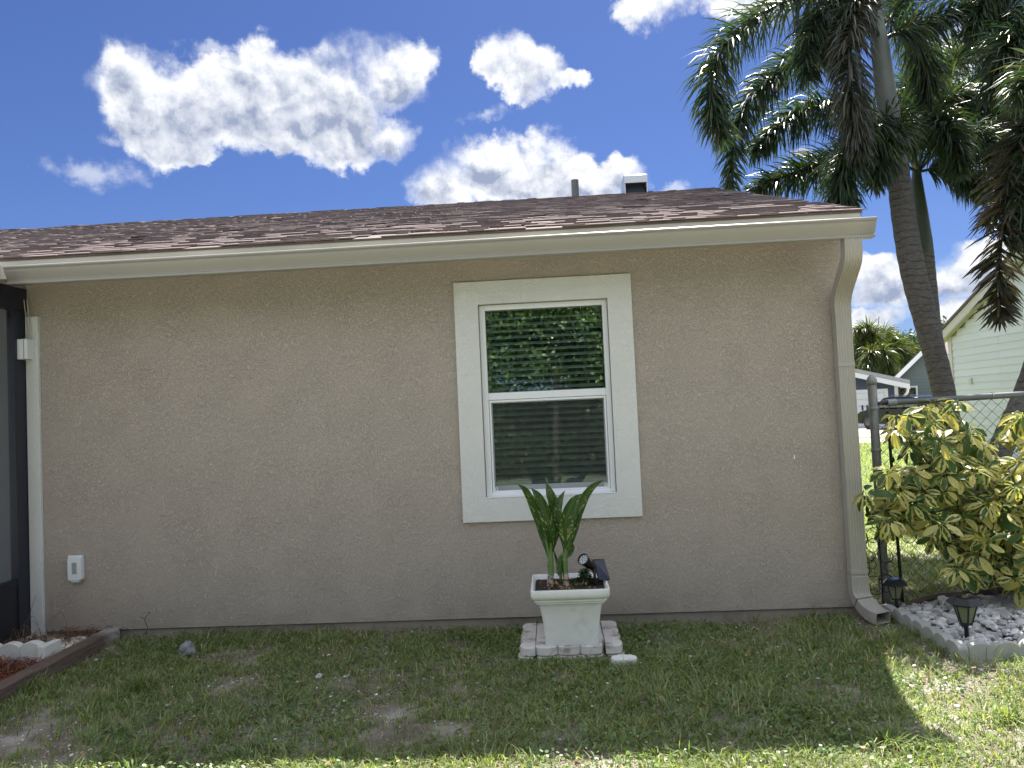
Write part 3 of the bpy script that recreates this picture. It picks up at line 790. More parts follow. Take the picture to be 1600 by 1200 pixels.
# ================================================================== PLANTER GROUP
def scallop_outline(n, pitch, h0, bump, seg=8):
    """upright outline in (s, z): flat base, n rounded bumps on top"""
    pts = [(0, -.05)]
    for k in range(n):
        for i in range(seg+1):
            if k > 0 and i == 0: continue
            a_ = math.pi*(1-i/seg); pts.append((pitch*(k+.5)+math.cos(a_)*pitch*.5, h0+math.sin(a_)*bump))
    pts.append((n*pitch, -.05)); return pts
def edger(n, loc, ang, thick, label, m='edging', h0=.070, bump=.032, pitch=.13, group=None, tilt=0.):
    mb = MB(); mb.prism(scallop_outline(n, pitch, h0, bump), 'y', 0, thick)
    o = mb.build('edging_block', m, bevel=.006); o.location = loc; o.rotation_euler = (tilt, 0, ang)
    return tag(o, label, 'edging block', group)
def flat_block(n, width, thick, loc, ang, label, m='edging_paint', pitch=.13, bump=.035, name='edging_block'):
    out = [(0, width)]
    L = n*pitch
    pts = [(0, width-.0)]
    pts = [(0, width)]
    for k in range(n):
        for i in range(9):
            if k > 0 and i == 0: continue
            a_ = math.pi*(1-i/8); pts.append((pitch*(k+.5)+math.cos(a_)*pitch*.5, bump-math.sin(a_)*bump))
    pts.append((L, width))
    mb = MB(); mb.prism([(p[0], p[1]) for p in pts], 'z', 0, thick)
    o = mb.build(name, m, bevel=.005); o.location = loc; o.rotation_euler = (0, 0, ang)
    return tag(o, label, 'edging block', 'scalloped blocks laid flat under the planter')
flat_block(3, .13, .05, (-.156, -.672, .020), 0, 'white painted scalloped block flat under front of the planter')
flat_block(3, .13, .05, (-.150, -.678, -.034), rad(.6), 'lower scalloped block half sunk in grass below the front block')
flat_block(4, .090, .050, (-.247, -.148, .020), rad(-90), 'scalloped block lying flat along the left side of the planter')
flat_block(4, .090, .050, (-.262, -.150, -.034), rad(-90), 'lower scalloped block peeking out beneath the left side block')
flat_block(4, .100, .050, (.352, -.665, .020), rad(90), 'stained scalloped block lying flat along the right side of the planter')
flat_block(4, .100, .050, (.362, -.672, -.034), rad(90), 'lower scalloped block showing beneath the right side block')
o = MB().box(-.154, .248, -.54, -.16, -.03, .069).build('paving_block', 'edging_paint', bevel=.004); tag(o, 'flat block filling the middle beneath the white planter', 'paving block')
pc = MB(); pc.prism([(.268, -.800), (.275, -.765), (.30, -.745), (.345, -.737), (.39, -.747), (.412, -.768), (.415, -.80), (.40, -.825), (.29, -.83)], 'z', -.01, .042)
tag(pc.build('stone_piece', 'edging_white', bevel=.004), 'small broken white edging piece lying in grass right of planter', 'stone')
# pot
PX, PY, PZ = .060, -.487, .071
pot = thing('planter_pot', (PX, PY, PZ), 'square white stone-look planter with flared rim', 'planter')
def rsq(h, z, r=.02, n=4):
    r = min(r, h*.4); out = []
    for (sx, sy, a0) in ((1, 1, 0), (-1, 1, 90), (-1, -1, 180), (1, -1, 270)):
        for k in range(n+1):
            a_ = rad(a0+90*k/n); out.append((PX+sx*(h-r)+r*math.cos(a_), PY+sy*(h-r)+r*math.sin(a_), PZ+z))
    return out
rings = [(.153, 0), (.156, .01), (.158, .05), (.163, .12), (.171, .18), (.180, .225), (.188, .250), (.190, .256), (.205, .260), (.2095, .264), (.2095, .270), (.207, .273), (.214, .276), (.224, .286), (.228, .300), (.2285, .330), (.227, .334), (.220, .335), (.216, .332), (.205, .29), (.20, .25)]
vs = []; 
for h_, z_ in rings: vs += rsq(h_, z_)
n = 20; m_ = len(rings)
fs = [(i*n+k, i*n+(k+1) % n, (i+1)*n+(k+1) % n, (i+1)*n+k) for i in range(m_-1) for k in range(n)]+[tuple(range(n))[::-1]]
MB().add(vs, fs).build('pot_body', 'planter_stone', pot, ang=50)
sp = MB(); N_ = 24
sv2 = [(PX+.204*(2*i/N_-1), PY+.204*(2*j/N_-1), PZ+.302+.02*(vnoise(np.array(i*1.), np.array(j*1.), .35, 5)-.5)+.008*random.random()) for j in range(N_+1) for i in range(N_+1)]
sp.add(sv2, [(j*(N_+1)+i, j*(N_+1)+i+1, (j+1)*(N_+1)+i+1, (j+1)*(N_+1)+i) for j in range(N_) for i in range(N_)])
sp.build('potting_soil', 'soil_dark', pot)
# dumb cane
def c5(x, y): return 750+x/3.636, 730+y/3.636
def c5p(x, y, Y=-.49): 
    a_, b2 = c5(x, y); return at(a_, b2, Y)
cane = thing('dumb_cane', tuple(c5p(440, 690)), 'two-stemmed dumb cane with upright mottled green leaves in white planter', 'plant')
def strip_leaf(path, wid, name, m, parent, fold=.35, face=None, nseg=18, ncross=6, curl=0., per=8):
    pts = crom(path, per); L = len(pts)
    idxs = np.linspace(0, L-1, nseg+1); vs = []; uv = []
    for i, f_ in enumerate(idxs):
        k = int(f_); p = pts[min(k, L-1)]
        t = (pts[min(k+1, L-1)]-pts[max(k-1, 0)]).normalized()
        fc = Vector(face if face else (0, -1, .15)); side = t.cross(fc).normalized(); nr = side.cross(t).normalized()
        u_ = i/nseg
        ww = wid*max(.04, (math.sin(math.pi*min(1, u_**.85))**.75) if u_ < 1 else .04)*(.18+.82*min(1, u_*3.2)) if u_ > .0 else wid*.12
        for j in range(ncross+1):
            c_ = j/ncross*2-1
            ph = c_*(.9+curl)
            off = side*(math.sin(ph)/math.sin(.9+curl)*ww*.5) + nr*((1-math.cos(ph))*fold*ww*1.2 + .03*ww*math.sin(u_*19+c_*3))
            vs.append(p+off); uv.append((j/ncross, u_))
    nc = ncross+1
    mb = MB(); mb.add(vs, [(i*nc+j, i*nc+j+1, (i+1)*nc+j+1, (i+1)*nc+j) for i in range(nseg) for j in range(ncross)]); mb.uv = uv
    return mb.build(name, m, parent, smooth=True)
LV = [ # crop coordinates path, width (m), depth offsets, facing
 ([(396, 560, 0), (380, 440, 0), (355, 330, .01), (310, 215, -.02), (262, 130, -.05), (214, 98, -.07)], .082, (-.5, -1, .1)),
 ([(400, 560, 0), (402, 440, 0), (392, 330, -.02), (365, 230, -.03), (330, 160, -.02), (292, 120, 0)], .098, (-.35, -1, 0)),
 ([(402, 540, .01), (412, 420, .03), (425, 310, .05), (415, 210, .04), (392, 140, .03), (376, 82, .05)], .094, (.3, -1, .05)),
 ([(482, 520, .0), (474, 400, 0), (452, 310, -.01), (440, 260, -.01), (455, 190, .01), (482, 132, .02)], .078, (-.2, -1, .2)),
 ([(484, 530, 0), (486, 420, -.02), (482, 350, -.03), (500, 260, -.04), (535, 190, -.03), (575, 152, -.02)], .115, (.35, -1, .15)),
 ([(490, 530, .0), (508, 420, .02), (530, 310, .03), (570, 200, .04), (630, 115, .05), (705, 72, .06)], .090, (.7, -1, .1)),
 ([(492, 520, .03), (506, 490, .04), (522, 450, .05), (528, 436, .05)], .045, (.5, -1, 0)),
 ([(466, 660, .02), (452, 590, .03), (432, 520, .04), (417, 462, .05)], .024, (.3, -1, 0)),
 ([(468, 655, -.01), (456, 590, -.01), (458, 530, 0), (466, 490, 0)], .05, (-.6, -1, 0)),
 ([(520, 380, .02), (524, 320, .03), (540, 265, .04), (552, 240, .04)], .06, (.3, -1, 0)),
 ([(365, 400, .0), (366, 370, .0), (355, 335, .01), (340, 300, .02)], .05, (-.3, -1, 0)),
]
for pts_, w_, fc in LV:
    strip_leaf([c5p(x, y, -.49+dy_) for x, y, dy_ in pts_], w_*.84, 'leaf', 'cane_leaf', cane, fold=.42, face=fc, curl=.15)
for pts_, r_ in (([(396, 700), (399, 650), (402, 600), (401, 562)], .019), ([(494, 700), (489, 640), (482, 570), (481, 520)], .018)):
    st = MB(); pp = crom([c5p(*p) for p in pts_], 6); st.tube(pp, [r_*(1+.10*math.sin(i*2.6)) for i in range(len(pp))], 10); st.build('stem', 'cane_stem', cane, smooth=True)
for pts_, r0_, r1_ in (([(401, 565), (402, 500), (400, 430)], .0195, .011), ([(481, 525), (484, 460), (484, 390)], .017, .010), ([(398, 540), (385, 460), (370, 400)], .012, .008), ([(488, 500), (505, 430), (522, 350)], .010, .007)):
    pp = crom([c5p(*p) for p in pts_], 6); MB().tube(pp, list(np.linspace(r0_, r1_, len(pp))), 10).build('leaf_sheath', 'cane_green', cane, smooth=True)
# low herb
def leafcloud(n, centers, rads, size, flat=0., seed=1, aspect=.5, quad=True):
    rg = np.random.default_rng(seed)
    ci = rg.integers(0, len(centers), n); C_ = np.array(centers)[ci]; R_ = np.array(rads)[ci]
    u = rg.normal(size=(n, 3)); u /= np.linalg.norm(u, axis=1)[:, None]
    rr = rg.random(n)**(1/2.2)
    P_ = C_+u*rr[:, None]*R_
    a_ = rg.normal(size=(n, 3)); a_[:, 2] -= flat; a_ /= np.linalg.norm(a_, axis=1)[:, None]
    t_ = rg.normal(size=(n, 3)); s_ = np.cross(a_, t_); s_ /= np.linalg.norm(s_, axis=1)[:, None]
    sz = size*(.6+.8*rg.random(n))
    A = P_; B = P_+a_*sz[:, None]*.5+s_*sz[:, None]*aspect*.5; C2 = P_+a_*sz[:, None]; D_ = P_+a_*sz[:, None]*.5-s_*sz[:, None]*aspect*.5
    V = np.stack([A, B, C2, D_], 1).reshape(-1, 3); F_ = np.arange(4*n).reshape(-1, 4)
    return V, F_
hb = thing('herb_plant', tuple(c5p(590, 690, -.45)), 'low dark green herb growing behind the solar spotlight in the planter', 'plant')
cs = [tuple(c5p(x, y, Y)) for x, y, Y in ((540, 660, -.42), (575, 640, -.40), (600, 625, -.44), (620, 650, -.45), (560, 680, -.5), (690, 650, -.40), (680, 680, -.46), (590, 600, -.42))]
V, F_ = leafcloud(1500, cs, [(.035, .03, .028)]*len(cs), .017, 0, 4, .5); npmesh('foliage', V, F_, 'herb', hb)
hs = MB()
for c_ in cs: hs.tube([Vector((c_[0]+.01, c_[1], PZ+.30)), Vector(c_)], .0015, 4)
hs.build('stem', 'cane_green', hb)
V, F_ = leafcloud(160, [(PX, PY, PZ+.315)], [(.19, .19, .006)], .022, 0, 9, .5); tag(npmesh('soil_debris', V, F_, 'dead_leaf', kind='stuff'), None)
# solar spotlight
spot = thing('solar_spotlight', tuple(c5p(652, 690, -.50)), 'black solar spotlight with ring of LEDs staked in the planter', 'garden light')
MB().tube([c5p(655, 700, -.5), c5p(652, 620, -.5), c5p(648, 575, -.5)], [.0075, .0075, .009], 10).build('stake', 'black_plastic', spot, ang=40)
MB().tube([c5p(650, 600, -.5), c5p(650, 560, -.5)], .013, 12).build('knuckle', 'black_plastic', spot, ang=40)
hc = c5p(587, 524, -.565); tail = c5p(645, 575, -.49)
ax = (hc-tail).normalized()
Rm = ax.to_track_quat('Z', 'Y').to_matrix()
Ln = (hc-tail).length
MB().lathe([(.009, -.005), (.017, .0), (.022, Ln*.35), (.029, Ln*.7), (.0355, Ln), (.0365, Ln+.006), (.034, Ln+.006), (.032, Ln-.004), (.0, Ln-.004)], tail, 20, Rm).build('lamp_head', 'black_plastic', spot, ang=40)
MB().lathe([(.0, Ln-.0035), (.0315, Ln-.0032), (.0, Ln-.002)], tail, 20, Rm).build('reflector', 'led_cup', spot)
for (rr_, n_, o_) in ((0., 1, 0), (.013, 5, .3), (.024, 10, 0)):
    for k in range(n_):
        a_ = 2*math.pi*k/max(1, n_)+o_; p = tail + Rm @ Vector((rr_*math.cos(a_), rr_*math.sin(a_), Ln-.002))
        MB().lathe([(.0042, 0), (.004, .002), (.002, .0035)], p, 8, Rm).build('led', 'led_lens', spot, smooth=True)
q1, q2, q3, q4 = c5p(640, 522, -.47), c5p(704, 521, -.43), c5p(740, 638, -.50), c5p(678, 640, -.54)
nrm = (q2-q1).cross(q4-q1).normalized()
if nrm.y < 0: nrm = -nrm
pn = MB(); pn.add([q1, q2, q3, q4]+[p+nrm*.012 for p in (q1, q2, q3, q4)], [(0,1,2,3),(7,6,5,4),(0,4,5,1),(1,5,6,2),(2,6,7,3),(3,7,4,0)]); spn = pn.build('solar_panel', 'black_plastic', spot, bevel=.002)
cen = (q1+q2+q3+q4)/4; qq = [cen+(p-cen)*.86-nrm*.0008 for p in (q1, q2, q3, q4)]
MB().add(qq, [(0, 1, 2, 3)]).build('solar_cell', 'solar_cell', spot)
MB().tube([c5p(650, 580, -.5), cen+nrm*.004], .005, 8).build('panel_arm', 'black_plastic', spot)

# ================================================================== LEFT BED
o = MB().box(-.05, .05, -1.75, .0, -.05, .045).build('landscape_timber', 'timber', bevel=.009)
o.location = (-3.068, -.02, .045); o.rotation_euler = (0, rad(-2), rad(1.2)); tag(o, 'weathered brown landscape timber bordering the left bed, greyed at its end', 'timber')
edger(1, (-3.335, -.562, .02), 0, .055, 'right end white scalloped edging block beside the timber', 'edging_white', .100, .040, .135, 'white scalloped edging by the porch')
edger(3, (-3.335-.408, -.560, .015), rad(.5), .055, 'long white scalloped edging block running towards the porch', 'edging_white', .100, .040, .135, 'white scalloped edging by the porch')
o = MB().box(-3.198, -3.150, -.60, -.44, -.03, .142).build('edging_block', 'edging_white', bevel=.006); tag(o, 'short white edging block set crosswise against the timber', 'edging block', 'white scalloped edging by the porch')
bl = sheet('bed_soil', [(-3.72, -1.8), (-3.115, -1.8), (-3.075, -.02), (-3.72, -.02)], .030, 'soil_dark')
def rock_mesh(name, seed, m, sub=1, flat=.62):
    import bmesh
    bm = bmesh.new(); bmesh.ops.create_icosphere(bm, subdivisions=sub, radius=.5)
    rg = random.Random(seed)
    for v in bm.verts:
        k = 1+(.75 if sub < 3 else .5)*(mnoise.noise(v.co*2.3+Vector((seed*7.1, 0, 0)))) + rg.uniform(-.06, .06)
        v.co = Vector((v.co.x*k*1.15, v.co.y*k*.85, v.co.z*k*flat))
    me = bpy.data.meshes.new(name); bm.to_mesh(me); bm.free(); me.materials.append(mat(m)); return me
def scatter_rocks(P_, sz, name, stuffname, m, parent, nsel=0, seed=3, sub=1, smooth=True, flat=.62):
    """P_ (n,3) centres. nsel largest/nearest become their own objects."""
    mes = [rock_mesh(name, seed*10+k, m, sub, flat) for k in range(8)]
    rg = random.Random(seed)
    for me in mes:
        if smooth: me.polygons.foreach_set('use_smooth', [True]*len(me.polygons))
    dist = np.linalg.norm(P_-CAM, axis=1); order = np.argsort(-sz/dist)
    arr = []
    for me in mes:
        v = np.zeros(len(me.vertices)*3); me.vertices.foreach_get('co', v); v = v.reshape(-1, 3)
        f = np.array([tuple(p.vertices) for p in me.polygons]); arr.append((v, f))
    V = []; F_ = []; n0 = 0
    for c_, i in enumerate(order):
        k = rg.randrange(8); R_ = Matrix.Rotation(rg.uniform(0, 6.28), 3, 'Z') @ Matrix.Rotation(rg.uniform(-.5, .5), 3, 'X')
        if c_ < nsel:
            o = link(bpy.data.objects.new(name, mes[k])); adopt(o, parent); o.location = Vector(P_[i])-ORG[parent.name]
            o.rotation_euler = R_.to_euler(); o.scale = (sz[i],)*3
        else:
            v, f = arr[k]; V.append(v*sz[i] @ np.array(R_).T + P_[i]); F_.append(f+n0); n0 += len(v)
    if V:
        return npmesh(stuffname, np.concatenate(V), np.concatenate(F_), m, parent, kind='stuff', smooth=smooth)
N_ = 900; xx = RNG.uniform(-3.66, -3.12, N_); yy = RNG.uniform(-.52, -.02, N_)
scatter_rocks(np.stack([xx, yy, np.full(N_, .04)+RNG.uniform(0, .01, N_)], 1), RNG.uniform(.012, .036, N_)*(1+(RNG.random(N_) > .95)*1.), 'pebble', 'bed_pebbles', 'stone_tan', bl, 0, 5)
def fibres(n, xr, yr, z0, zr, lr, w, seed, lift=.25, clumps=None):
    rg = np.random.default_rng(seed)
    x = rg.uniform(*xr, n); y = rg.uniform(*yr, n)
    if clumps is not None:
        ci = rg.integers(0, len(clumps), n); cc = np.array(clumps)[ci]; x = cc[:, 0]+rg.normal(0, 1, n)*cc[:, 2]; y = cc[:, 1]+rg.normal(0, 1, n)*cc[:, 2]
        x = np.clip(x, *xr); y = np.clip(y, *yr)
    z = z0+rg.random(n)*zr; a_ = rg.uniform(0, 6.283, n); L = rg.uniform(*lr, n); e = rg.normal(0, lift, n)
    dv = np.stack([np.cos(a_)*np.cos(e), np.sin(a_)*np.cos(e), np.abs(np.sin(e))], 1)*L[:, None]
    pd = np.stack([-np.sin(a_), np.cos(a_), np.zeros(n)], 1)*w
    up = np.stack([np.zeros(n), np.zeros(n), np.full(n, 1.)], 1)*(L*.16)[:, None]
    P0 = np.stack([x, y, z], 1); Pm = P0+dv*.5+up; P1 = P0+dv
    zz = np.array([0, 0, w*.7])
    V = np.stack([P0-pd, P0+pd+zz, Pm-pd, Pm+pd+zz, P1-pd*.3, P1+pd*.3], 1).reshape(-1, 3)
    b0 = np.arange(n)[:, None]*6
    F_ = np.concatenate([b0+np.array([0, 1, 3, 2]), b0+np.array([2, 3, 5, 4])], 0)
    return V, F_
V, F_ = fibres(620, (-3.66, -3.10), (-.50, -.0), .040, .02, (.06, .18), .0013, 11, .28, [(-3.5, -.2, .07), (-3.3, -.06, .06), (-3.2, -.05, .05), (-3.6, -.3, .06), (-3.4, -.12, .09), (-3.55, -.42, .05)])
npmesh('pine_needles', V, F_, 'pine_needle', bl, kind='stuff')
V, F_ = fibres(3800, (-3.70, -3.13), (-1.7, -.57), .030, .03, (.03, .10), .0022, 12, .25)
npmesh('red_mulch', V, F_, 'red_mulch', bl, kind='stuff')
V, F_ = leafcloud(14, [(-3.38, -.72, .10)], [(.08, .05, .008)], .05, 0, 3, .6); npmesh('fallen_leaves', V, F_, 'dead_leaf', bl, kind='stuff')
# few long dry stems against the trim
MB().tube([(-3.62, -.12, .05), (-3.60, -.10, .22), (-3.57, -.08, .34)], .0015, 4).build('dry_stem', 'branch', bl)
for k in range(9):
    a_ = random.uniform(0, 6.28); x0_ = random.uniform(-3.62, -3.3); y0_ = random.uniform(-.4, -.05); h_ = random.uniform(.08, .2)
    MB().tube(crom([(x0_, y0_, .05), (x0_+math.cos(a_)*.06, y0_+math.sin(a_)*.03, .05+h_), (x0_+math.cos(a_)*.16, y0_+math.sin(a_)*.06, .05+h_*.6)], 5), .0013, 4).build('dry_stem', 'pine_needle', bl)
# grey rock in grass
me = rock_mesh('rock', 77, 'rock_grey', 3, .9); o = link(bpy.data.objects.new('rock', me)); o.location = (-2.35, -.42, .045); o.scale = (.085, .08, .11); o.rotation_euler = (.2, .35, .5)
ORG[o.name] = Vector((0, 0, 0)); tag(o, 'pale grey rock standing in the grass near the left end of the wall', 'rock')
# vine twig on wall foot
tw = MB(); tw.tube(crom([(-2.86, -.02, .02), (-2.82, -.03, .08), (-2.84, -.025, .14), (-2.80, -.03, .19)], 5), .003, 5); tw.tube(crom([(-3.05, -.03, .05), (-2.98, -.03, .09), (-2.9, -.03, .03)], 5), .002, 5); tw.tube([(-2.84, -.025, .14), (-2.87, -.03, .16)], .002, 5)
tag(tw.build('vine_twig', 'branch'), 'thin brown twig climbing the wall foot near the timber', 'twig')

# ================================================================== RIGHT BED
bed = sheet('stone_bed', [(2.12, -.88), (4.6, -.88), (4.6, .12), (2.4, .16), (2.08, .0)], .022, 'soil_dark')
edger(6, (2.155, -.915, .0), rad(90), .055, 'grey scalloped edging block running back from the bed corner', pitch=.128, group='scalloped edging of the stone bed')
edger(1, (2.150, -.14, .0), rad(112), .055, 'short scalloped edging block angled beside the downspout outlet', pitch=.14, h0=.055, bump=.045, group='scalloped edging of the stone bed')
edger(5, (2.158, -.912, .0), rad(1.5), .055, 'grey scalloped edging block facing the lawn at the bed corner', pitch=.135, group='scalloped edging of the stone bed')
edger(5, (2.836, -.893, .0), rad(0), .055, 'grey scalloped edging block continuing right past the frame edge', pitch=.135, group='scalloped edging of the stone bed')
N_ = 4200; xx = RNG.uniform(2.18, 4.2, N_); yy = RNG.uniform(-.86, .14, N_)
keep = ~((xx < 2.45) & (yy > .02+(xx-2.15)*.4))
xx, yy = xx[keep], yy[keep]; N_ = len(xx); sz = RNG.lognormal(math.log(.027), .45, N_).clip(.011, .07)
sz = np.where((xx > 2.6) & (yy > -.25), sz*1.25, sz)
scatter_rocks(np.stack([xx, yy, .026+sz*.12+RNG.random(N_)*.02+np.where(xx > 2.5, .02, 0)], 1), sz, 'stone', 'small_stones', 'stone_white', bed, 290, 8, sub=2, smooth=False)
for k, (x_, y_, s_, lb) in enumerate(((2.92, -.02, .20, 'large smooth grey boulder at the back of the stone bed'), (2.70, .07, .13, 'mid-sized grey boulder by the fence line of the stone bed'), (3.15, .0, .15, 'grey boulder beneath the shrub in the stone bed'))):
    me = rock_mesh('boulder', 90+k, 'rock_grey', 3, .6); o = link(bpy.data.objects.new('boulder', me)); o.location = (x_, y_, .07); o.scale = (s_,)*3; o.rotation_euler = (0, 0, k); me.polygons.foreach_set('use_smooth', [True]*len(me.polygons)); ORG[o.name] = Vector((0, 0, 0)); tag(o, lb, 'boulder')
me_ = MB().tube(crom([(2.24, .05, .04), (2.5, .17, .07), (2.85, .19, .09), (3.3, .20, .08), (4.4, .2, .06)], 6), .022, 6).build('log_edge', 'branch'); tag(me_, 'dark weathered branch lying along the back of the stone bed', 'branch')
# lanterns
def lantern(loc, s_, label, rz=0.):
    t = thing('solar_lantern', loc, label, 'path light', 'black solar path lanterns in the stone bed'); t.rotation_euler = (0, 0, rz)
    L_ = Vector(loc)
    def bb_(mb, name, m, **k):
        mb.v = [(L_.x+p[0]*s_, L_.y+p[1]*s_, L_.z+p[2]*s_) for p in mb.v]; return mb.build(name, m, t, **k)
    bb_(MB().lathe([(.012, -.05), (.012, .105), (.018, .108), (.024, .112)], (0, 0, 0), 12), 'stake', 'black_plastic', ang=40)
    n = 6; rb, rt, zb_, zt_ = .034, .061, .122, .222
    ring = lambda r, z, o=0: [(r*math.cos(2*math.pi*(k+o)/n), r*math.sin(2*math.pi*(k+o)/n), z) for k in range(n)]
    cg = MB()
    for r_, z0, z1 in ((rb, zb_-.014, zb_), (rt, zt_-.008, zt_)):
        a_ = ring(r_*1.05, z0)+ring(r_*1.05, z1); cg.add(a_, [tuple(range(n))[::-1], tuple(range(n, 2*n))]+[(i, (i+1) % n, n+(i+1) % n, n+i) for i in range(n)])
    for p0, p1 in zip(ring(rb, zb_), ring(rt, zt_)): cg.tube([p0, p1], .0042, 6)
    bb_(cg, 'cage', 'black_plastic', ang=40)
    a_ = ring(rb*.96, zb_); c_ = ring(rt*.96, zt_-.006)
    for k in range(n):
        bb_(MB().quad(a_[k], a_[(k+1) % n], c_[(k+1) % n], c_[k]), 'pane', 'lantern_glass')
    rf = ring(.094, zt_+.001)+ring(.096, zt_+.008)+ring(.066, zt_+.036)+ring(.058, zt_+.040)
    mb = MB().add(rf, [tuple(range(n))[::-1]]+[(j*n+i, j*n+(i+1) % n, (j+1)*n+(i+1) % n, (j+1)*n+i) for j in range(3) for i in range(n)]+[tuple(range(3*n, 4*n))])
    bb_(mb, 'roof', 'black_plastic', bevel=.002)
    bb_(MB().box(-.032, .032, -.032, .032, zt_+.0402, zt_+.043), 'solar_cell', 'solar_cell')
lantern((2.284, -.655, .02), 1.0, 'nearer black hexagonal solar lantern at the front corner of the stone bed', .35)
lantern((2.165, -.06, .03), .86, 'farther black hexagonal solar lantern beside the downspout outlet', .1)

# ================================================================== FENCE
FYY = .29
fence = thing('chain_link_fence', (2.22, FYY, 0), 'galvanised chain link fence with round top rail behind the variegated shrub', 'fence')
def post(x, y, h, r=.030):
    p = MB().tube([(x, y, -.05), (x, y, h)], r, 14).build('post', 'galvanised', fence, ang=40)
    MB().lathe([(r*1.12, h-.045), (r*1.12, h-.012), (r*.95, h+.004), (r*.5, h+.022), (0.001, h+.027)], (x, y, 0), 14).build('post_cap', 'galvanised', p, smooth=True)
    for zz in (h-.21, h-.5, h-.9): MB().lathe([(r*1.1, zz-.012), (r*1.16, zz-.01), (r*1.16, zz+.01), (r*1.1, zz+.012)], (x, y, 0), 14).build('band', 'galvanised', p, smooth=True)
post(2.245, FYY, 1.565); post(5.25, FYY, 1.565)
fr = MB().tube([(2.27, FYY, 1.388), (2.36, FYY, 1.390)], .014, 10); fr.build('rail_end', 'black_iron', fence, ang=40)
tr_ = MB().tube([(2.34, FYY, 1.390), (2.40, FYY, 1.391)], .026, 12).build('rail_sleeve', 'galvanised', fence, ang=40)
MB().tube([(2.39, FYY, 1.391), (3.8, FYY, 1.418), (5.23, FYY, 1.42)], .021, 12).build('top_rail', 'chain_wire', fence, ang=40)
mesh_ = MB(); pit = .083; r_ = .0017
X0, X1, Z0, Z1 = 2.27, 5.22, .04, 1.40
def wire(p, q_):
    p, q_ = Vector(p), Vector(q_); t = (q_-p).normalized(); a_ = Vector((0, 1, 0))*r_; c_ = t.cross(Vector((0, 1, 0)))*r_
    vs = [p+a_, p-a_*.5+c_, p-a_*.5-c_, q_+a_, q_-a_*.5+c_, q_-a_*.5-c_]; mesh_.add(vs, [(0,1,4,3),(1,2,5,4),(2,0,3,5)])
H_ = Z1-Z0; k = -int(H_/pit)-1
while X0+k*pit < X1+H_:
    for sgn, yo in ((1, -.003), (-1, .003)):
        xa = X0+k*pit; 
        if sgn == 1: p, q_ = [xa, Z0], [xa+H_, Z1]
        else: p, q_ = [xa+H_, Z0], [xa, Z1]
        # clip to X range
        (x1_, z1_), (x2_, z2_) = p, q_
        dz_ = (z2_-z1_)/(x2_-x1_)
        def cl(x, z):
            if x < X0: return X0, z1_+dz_*(X0-x1_)
            if x > X1: return X1, z1_+dz_*(X1-x1_)
            return x, z
        if max(x1_, x2_) > X0+.01 and min(x1_, x2_) < X1-.01:
            a2, b3 = cl(x1_, z1_), cl(x2_, z2_); wire((a2[0], FYY-.022+yo, a2[1]), (b3[0], FYY-.022+yo, b3[1]))
    k += 1
m2 = mesh_.build('chain_mesh', 'chain_wire', fence); m2['kind'] = 'stuff'
for x_ in (3.05, 3.75, 4.5):
    zc = 1.405+.004*x_-.012
    MB().tube([(x_+.027*math.cos(a_)*.15, FYY+.027*math.sin(a_), zc+.027*math.cos(a_)) for a_ in np.linspace(0, 6.28, 13)], .0022, 5, cap=False).build('wire_tie', 'chrome', fence)
# trellis
tre = thing('wire_trellis', (2.2, .20, 0), 'low black wrought iron scroll trellis standing behind the downspout', 'trellis')
MB().tube([(2.335, .235, 0), (2.322, .235, .7), (2.315, .235, 1.335)], .011, 6).build('post', 'black_iron', tre)
for zz in (.55, 1.0): MB().lathe([(.011, zz-.02), (.018, zz-.008), (.018, zz+.008), (.011, zz+.02)], (2.325, .235, 0), 8).build('collar', 'black_iron', tre)
for x_ in (2.06, 2.19): MB().tube([(x_, .20, 0), (x_, .20, .72)], .0045, 6).build('upright', 'black_iron', tre)
rg_ = random.Random(4)
for k in range(26):
    cx_, cz_, rr_ = rg_.uniform(2.04, 2.42), rg_.uniform(.1, .72), rg_.uniform(.035, .075)
    a0 = rg_.uniform(0, 6.28); turn = rg_.uniform(4.2, 7.5); pts_ = []
    for i in range(20):
        a_ = a0+turn*i/19; r2 = rr_*(1-.45*i/19); pts_.append((cx_+r2*math.cos(a_), .20+.01*math.sin(i*.3+k), cz_+r2*math.sin(a_)*1.1))
    MB().tube(pts_, .0028, 5).build('scroll', 'black_iron', tre)

# ================================================================== BACKGROUND HOUSES
# mint clapboard neighbour: gable wall seen obliquely, plane x = NX
NX = 7.62
mint = thing('neighbour_house', (NX, 6, 0), 'pale mint clapboard house with beige rake trim beyond the fence', 'house')
YF, YN = 9.55, 1.2; YR = (YF+YN)/2; EVZ = 2.52; SLP = .42
def ztop(y): return EVZ + SLP*(min(abs(YF-y), abs(y-YN)))
MB().prism([(YF, 0), (YF, EVZ-.03), (YR, ztop(YR)-.03), (YN, EVZ-.03), (YN, 0)], 'x', NX+.02, NX+9).build('wall_core', 'mint_trim', mint)
ex = .127; z = .1; k = 0
while z < ztop(YR)-.08:
    zt = z+ex
    yf = YF if zt < EVZ else YF-(zt-EVZ)/SLP
    yn = YN if zt < EVZ else YN+(zt-EVZ)/SLP
    yj = 8.0 if k % 2 else 7.3
    for (ya, yb) in (((yn, yj-.002), (yj+.002, yf)) if (yn < yj < yf) else ((yn, yf),)):
        if yb-ya < .1: continue
        MB().prism([(NX-.018, z), (NX+.018, z), (NX+.018, z+ex), (NX-.003, z+ex)], 'y', ya, yb).build('siding_board', 'mint_siding', mint)
    z = zt; k += 1
MB().box(NX-.03, NX+.02, YF-.09, YF+.02, 0, EVZ+.02).build('corner_board', 'mint_trim', mint)
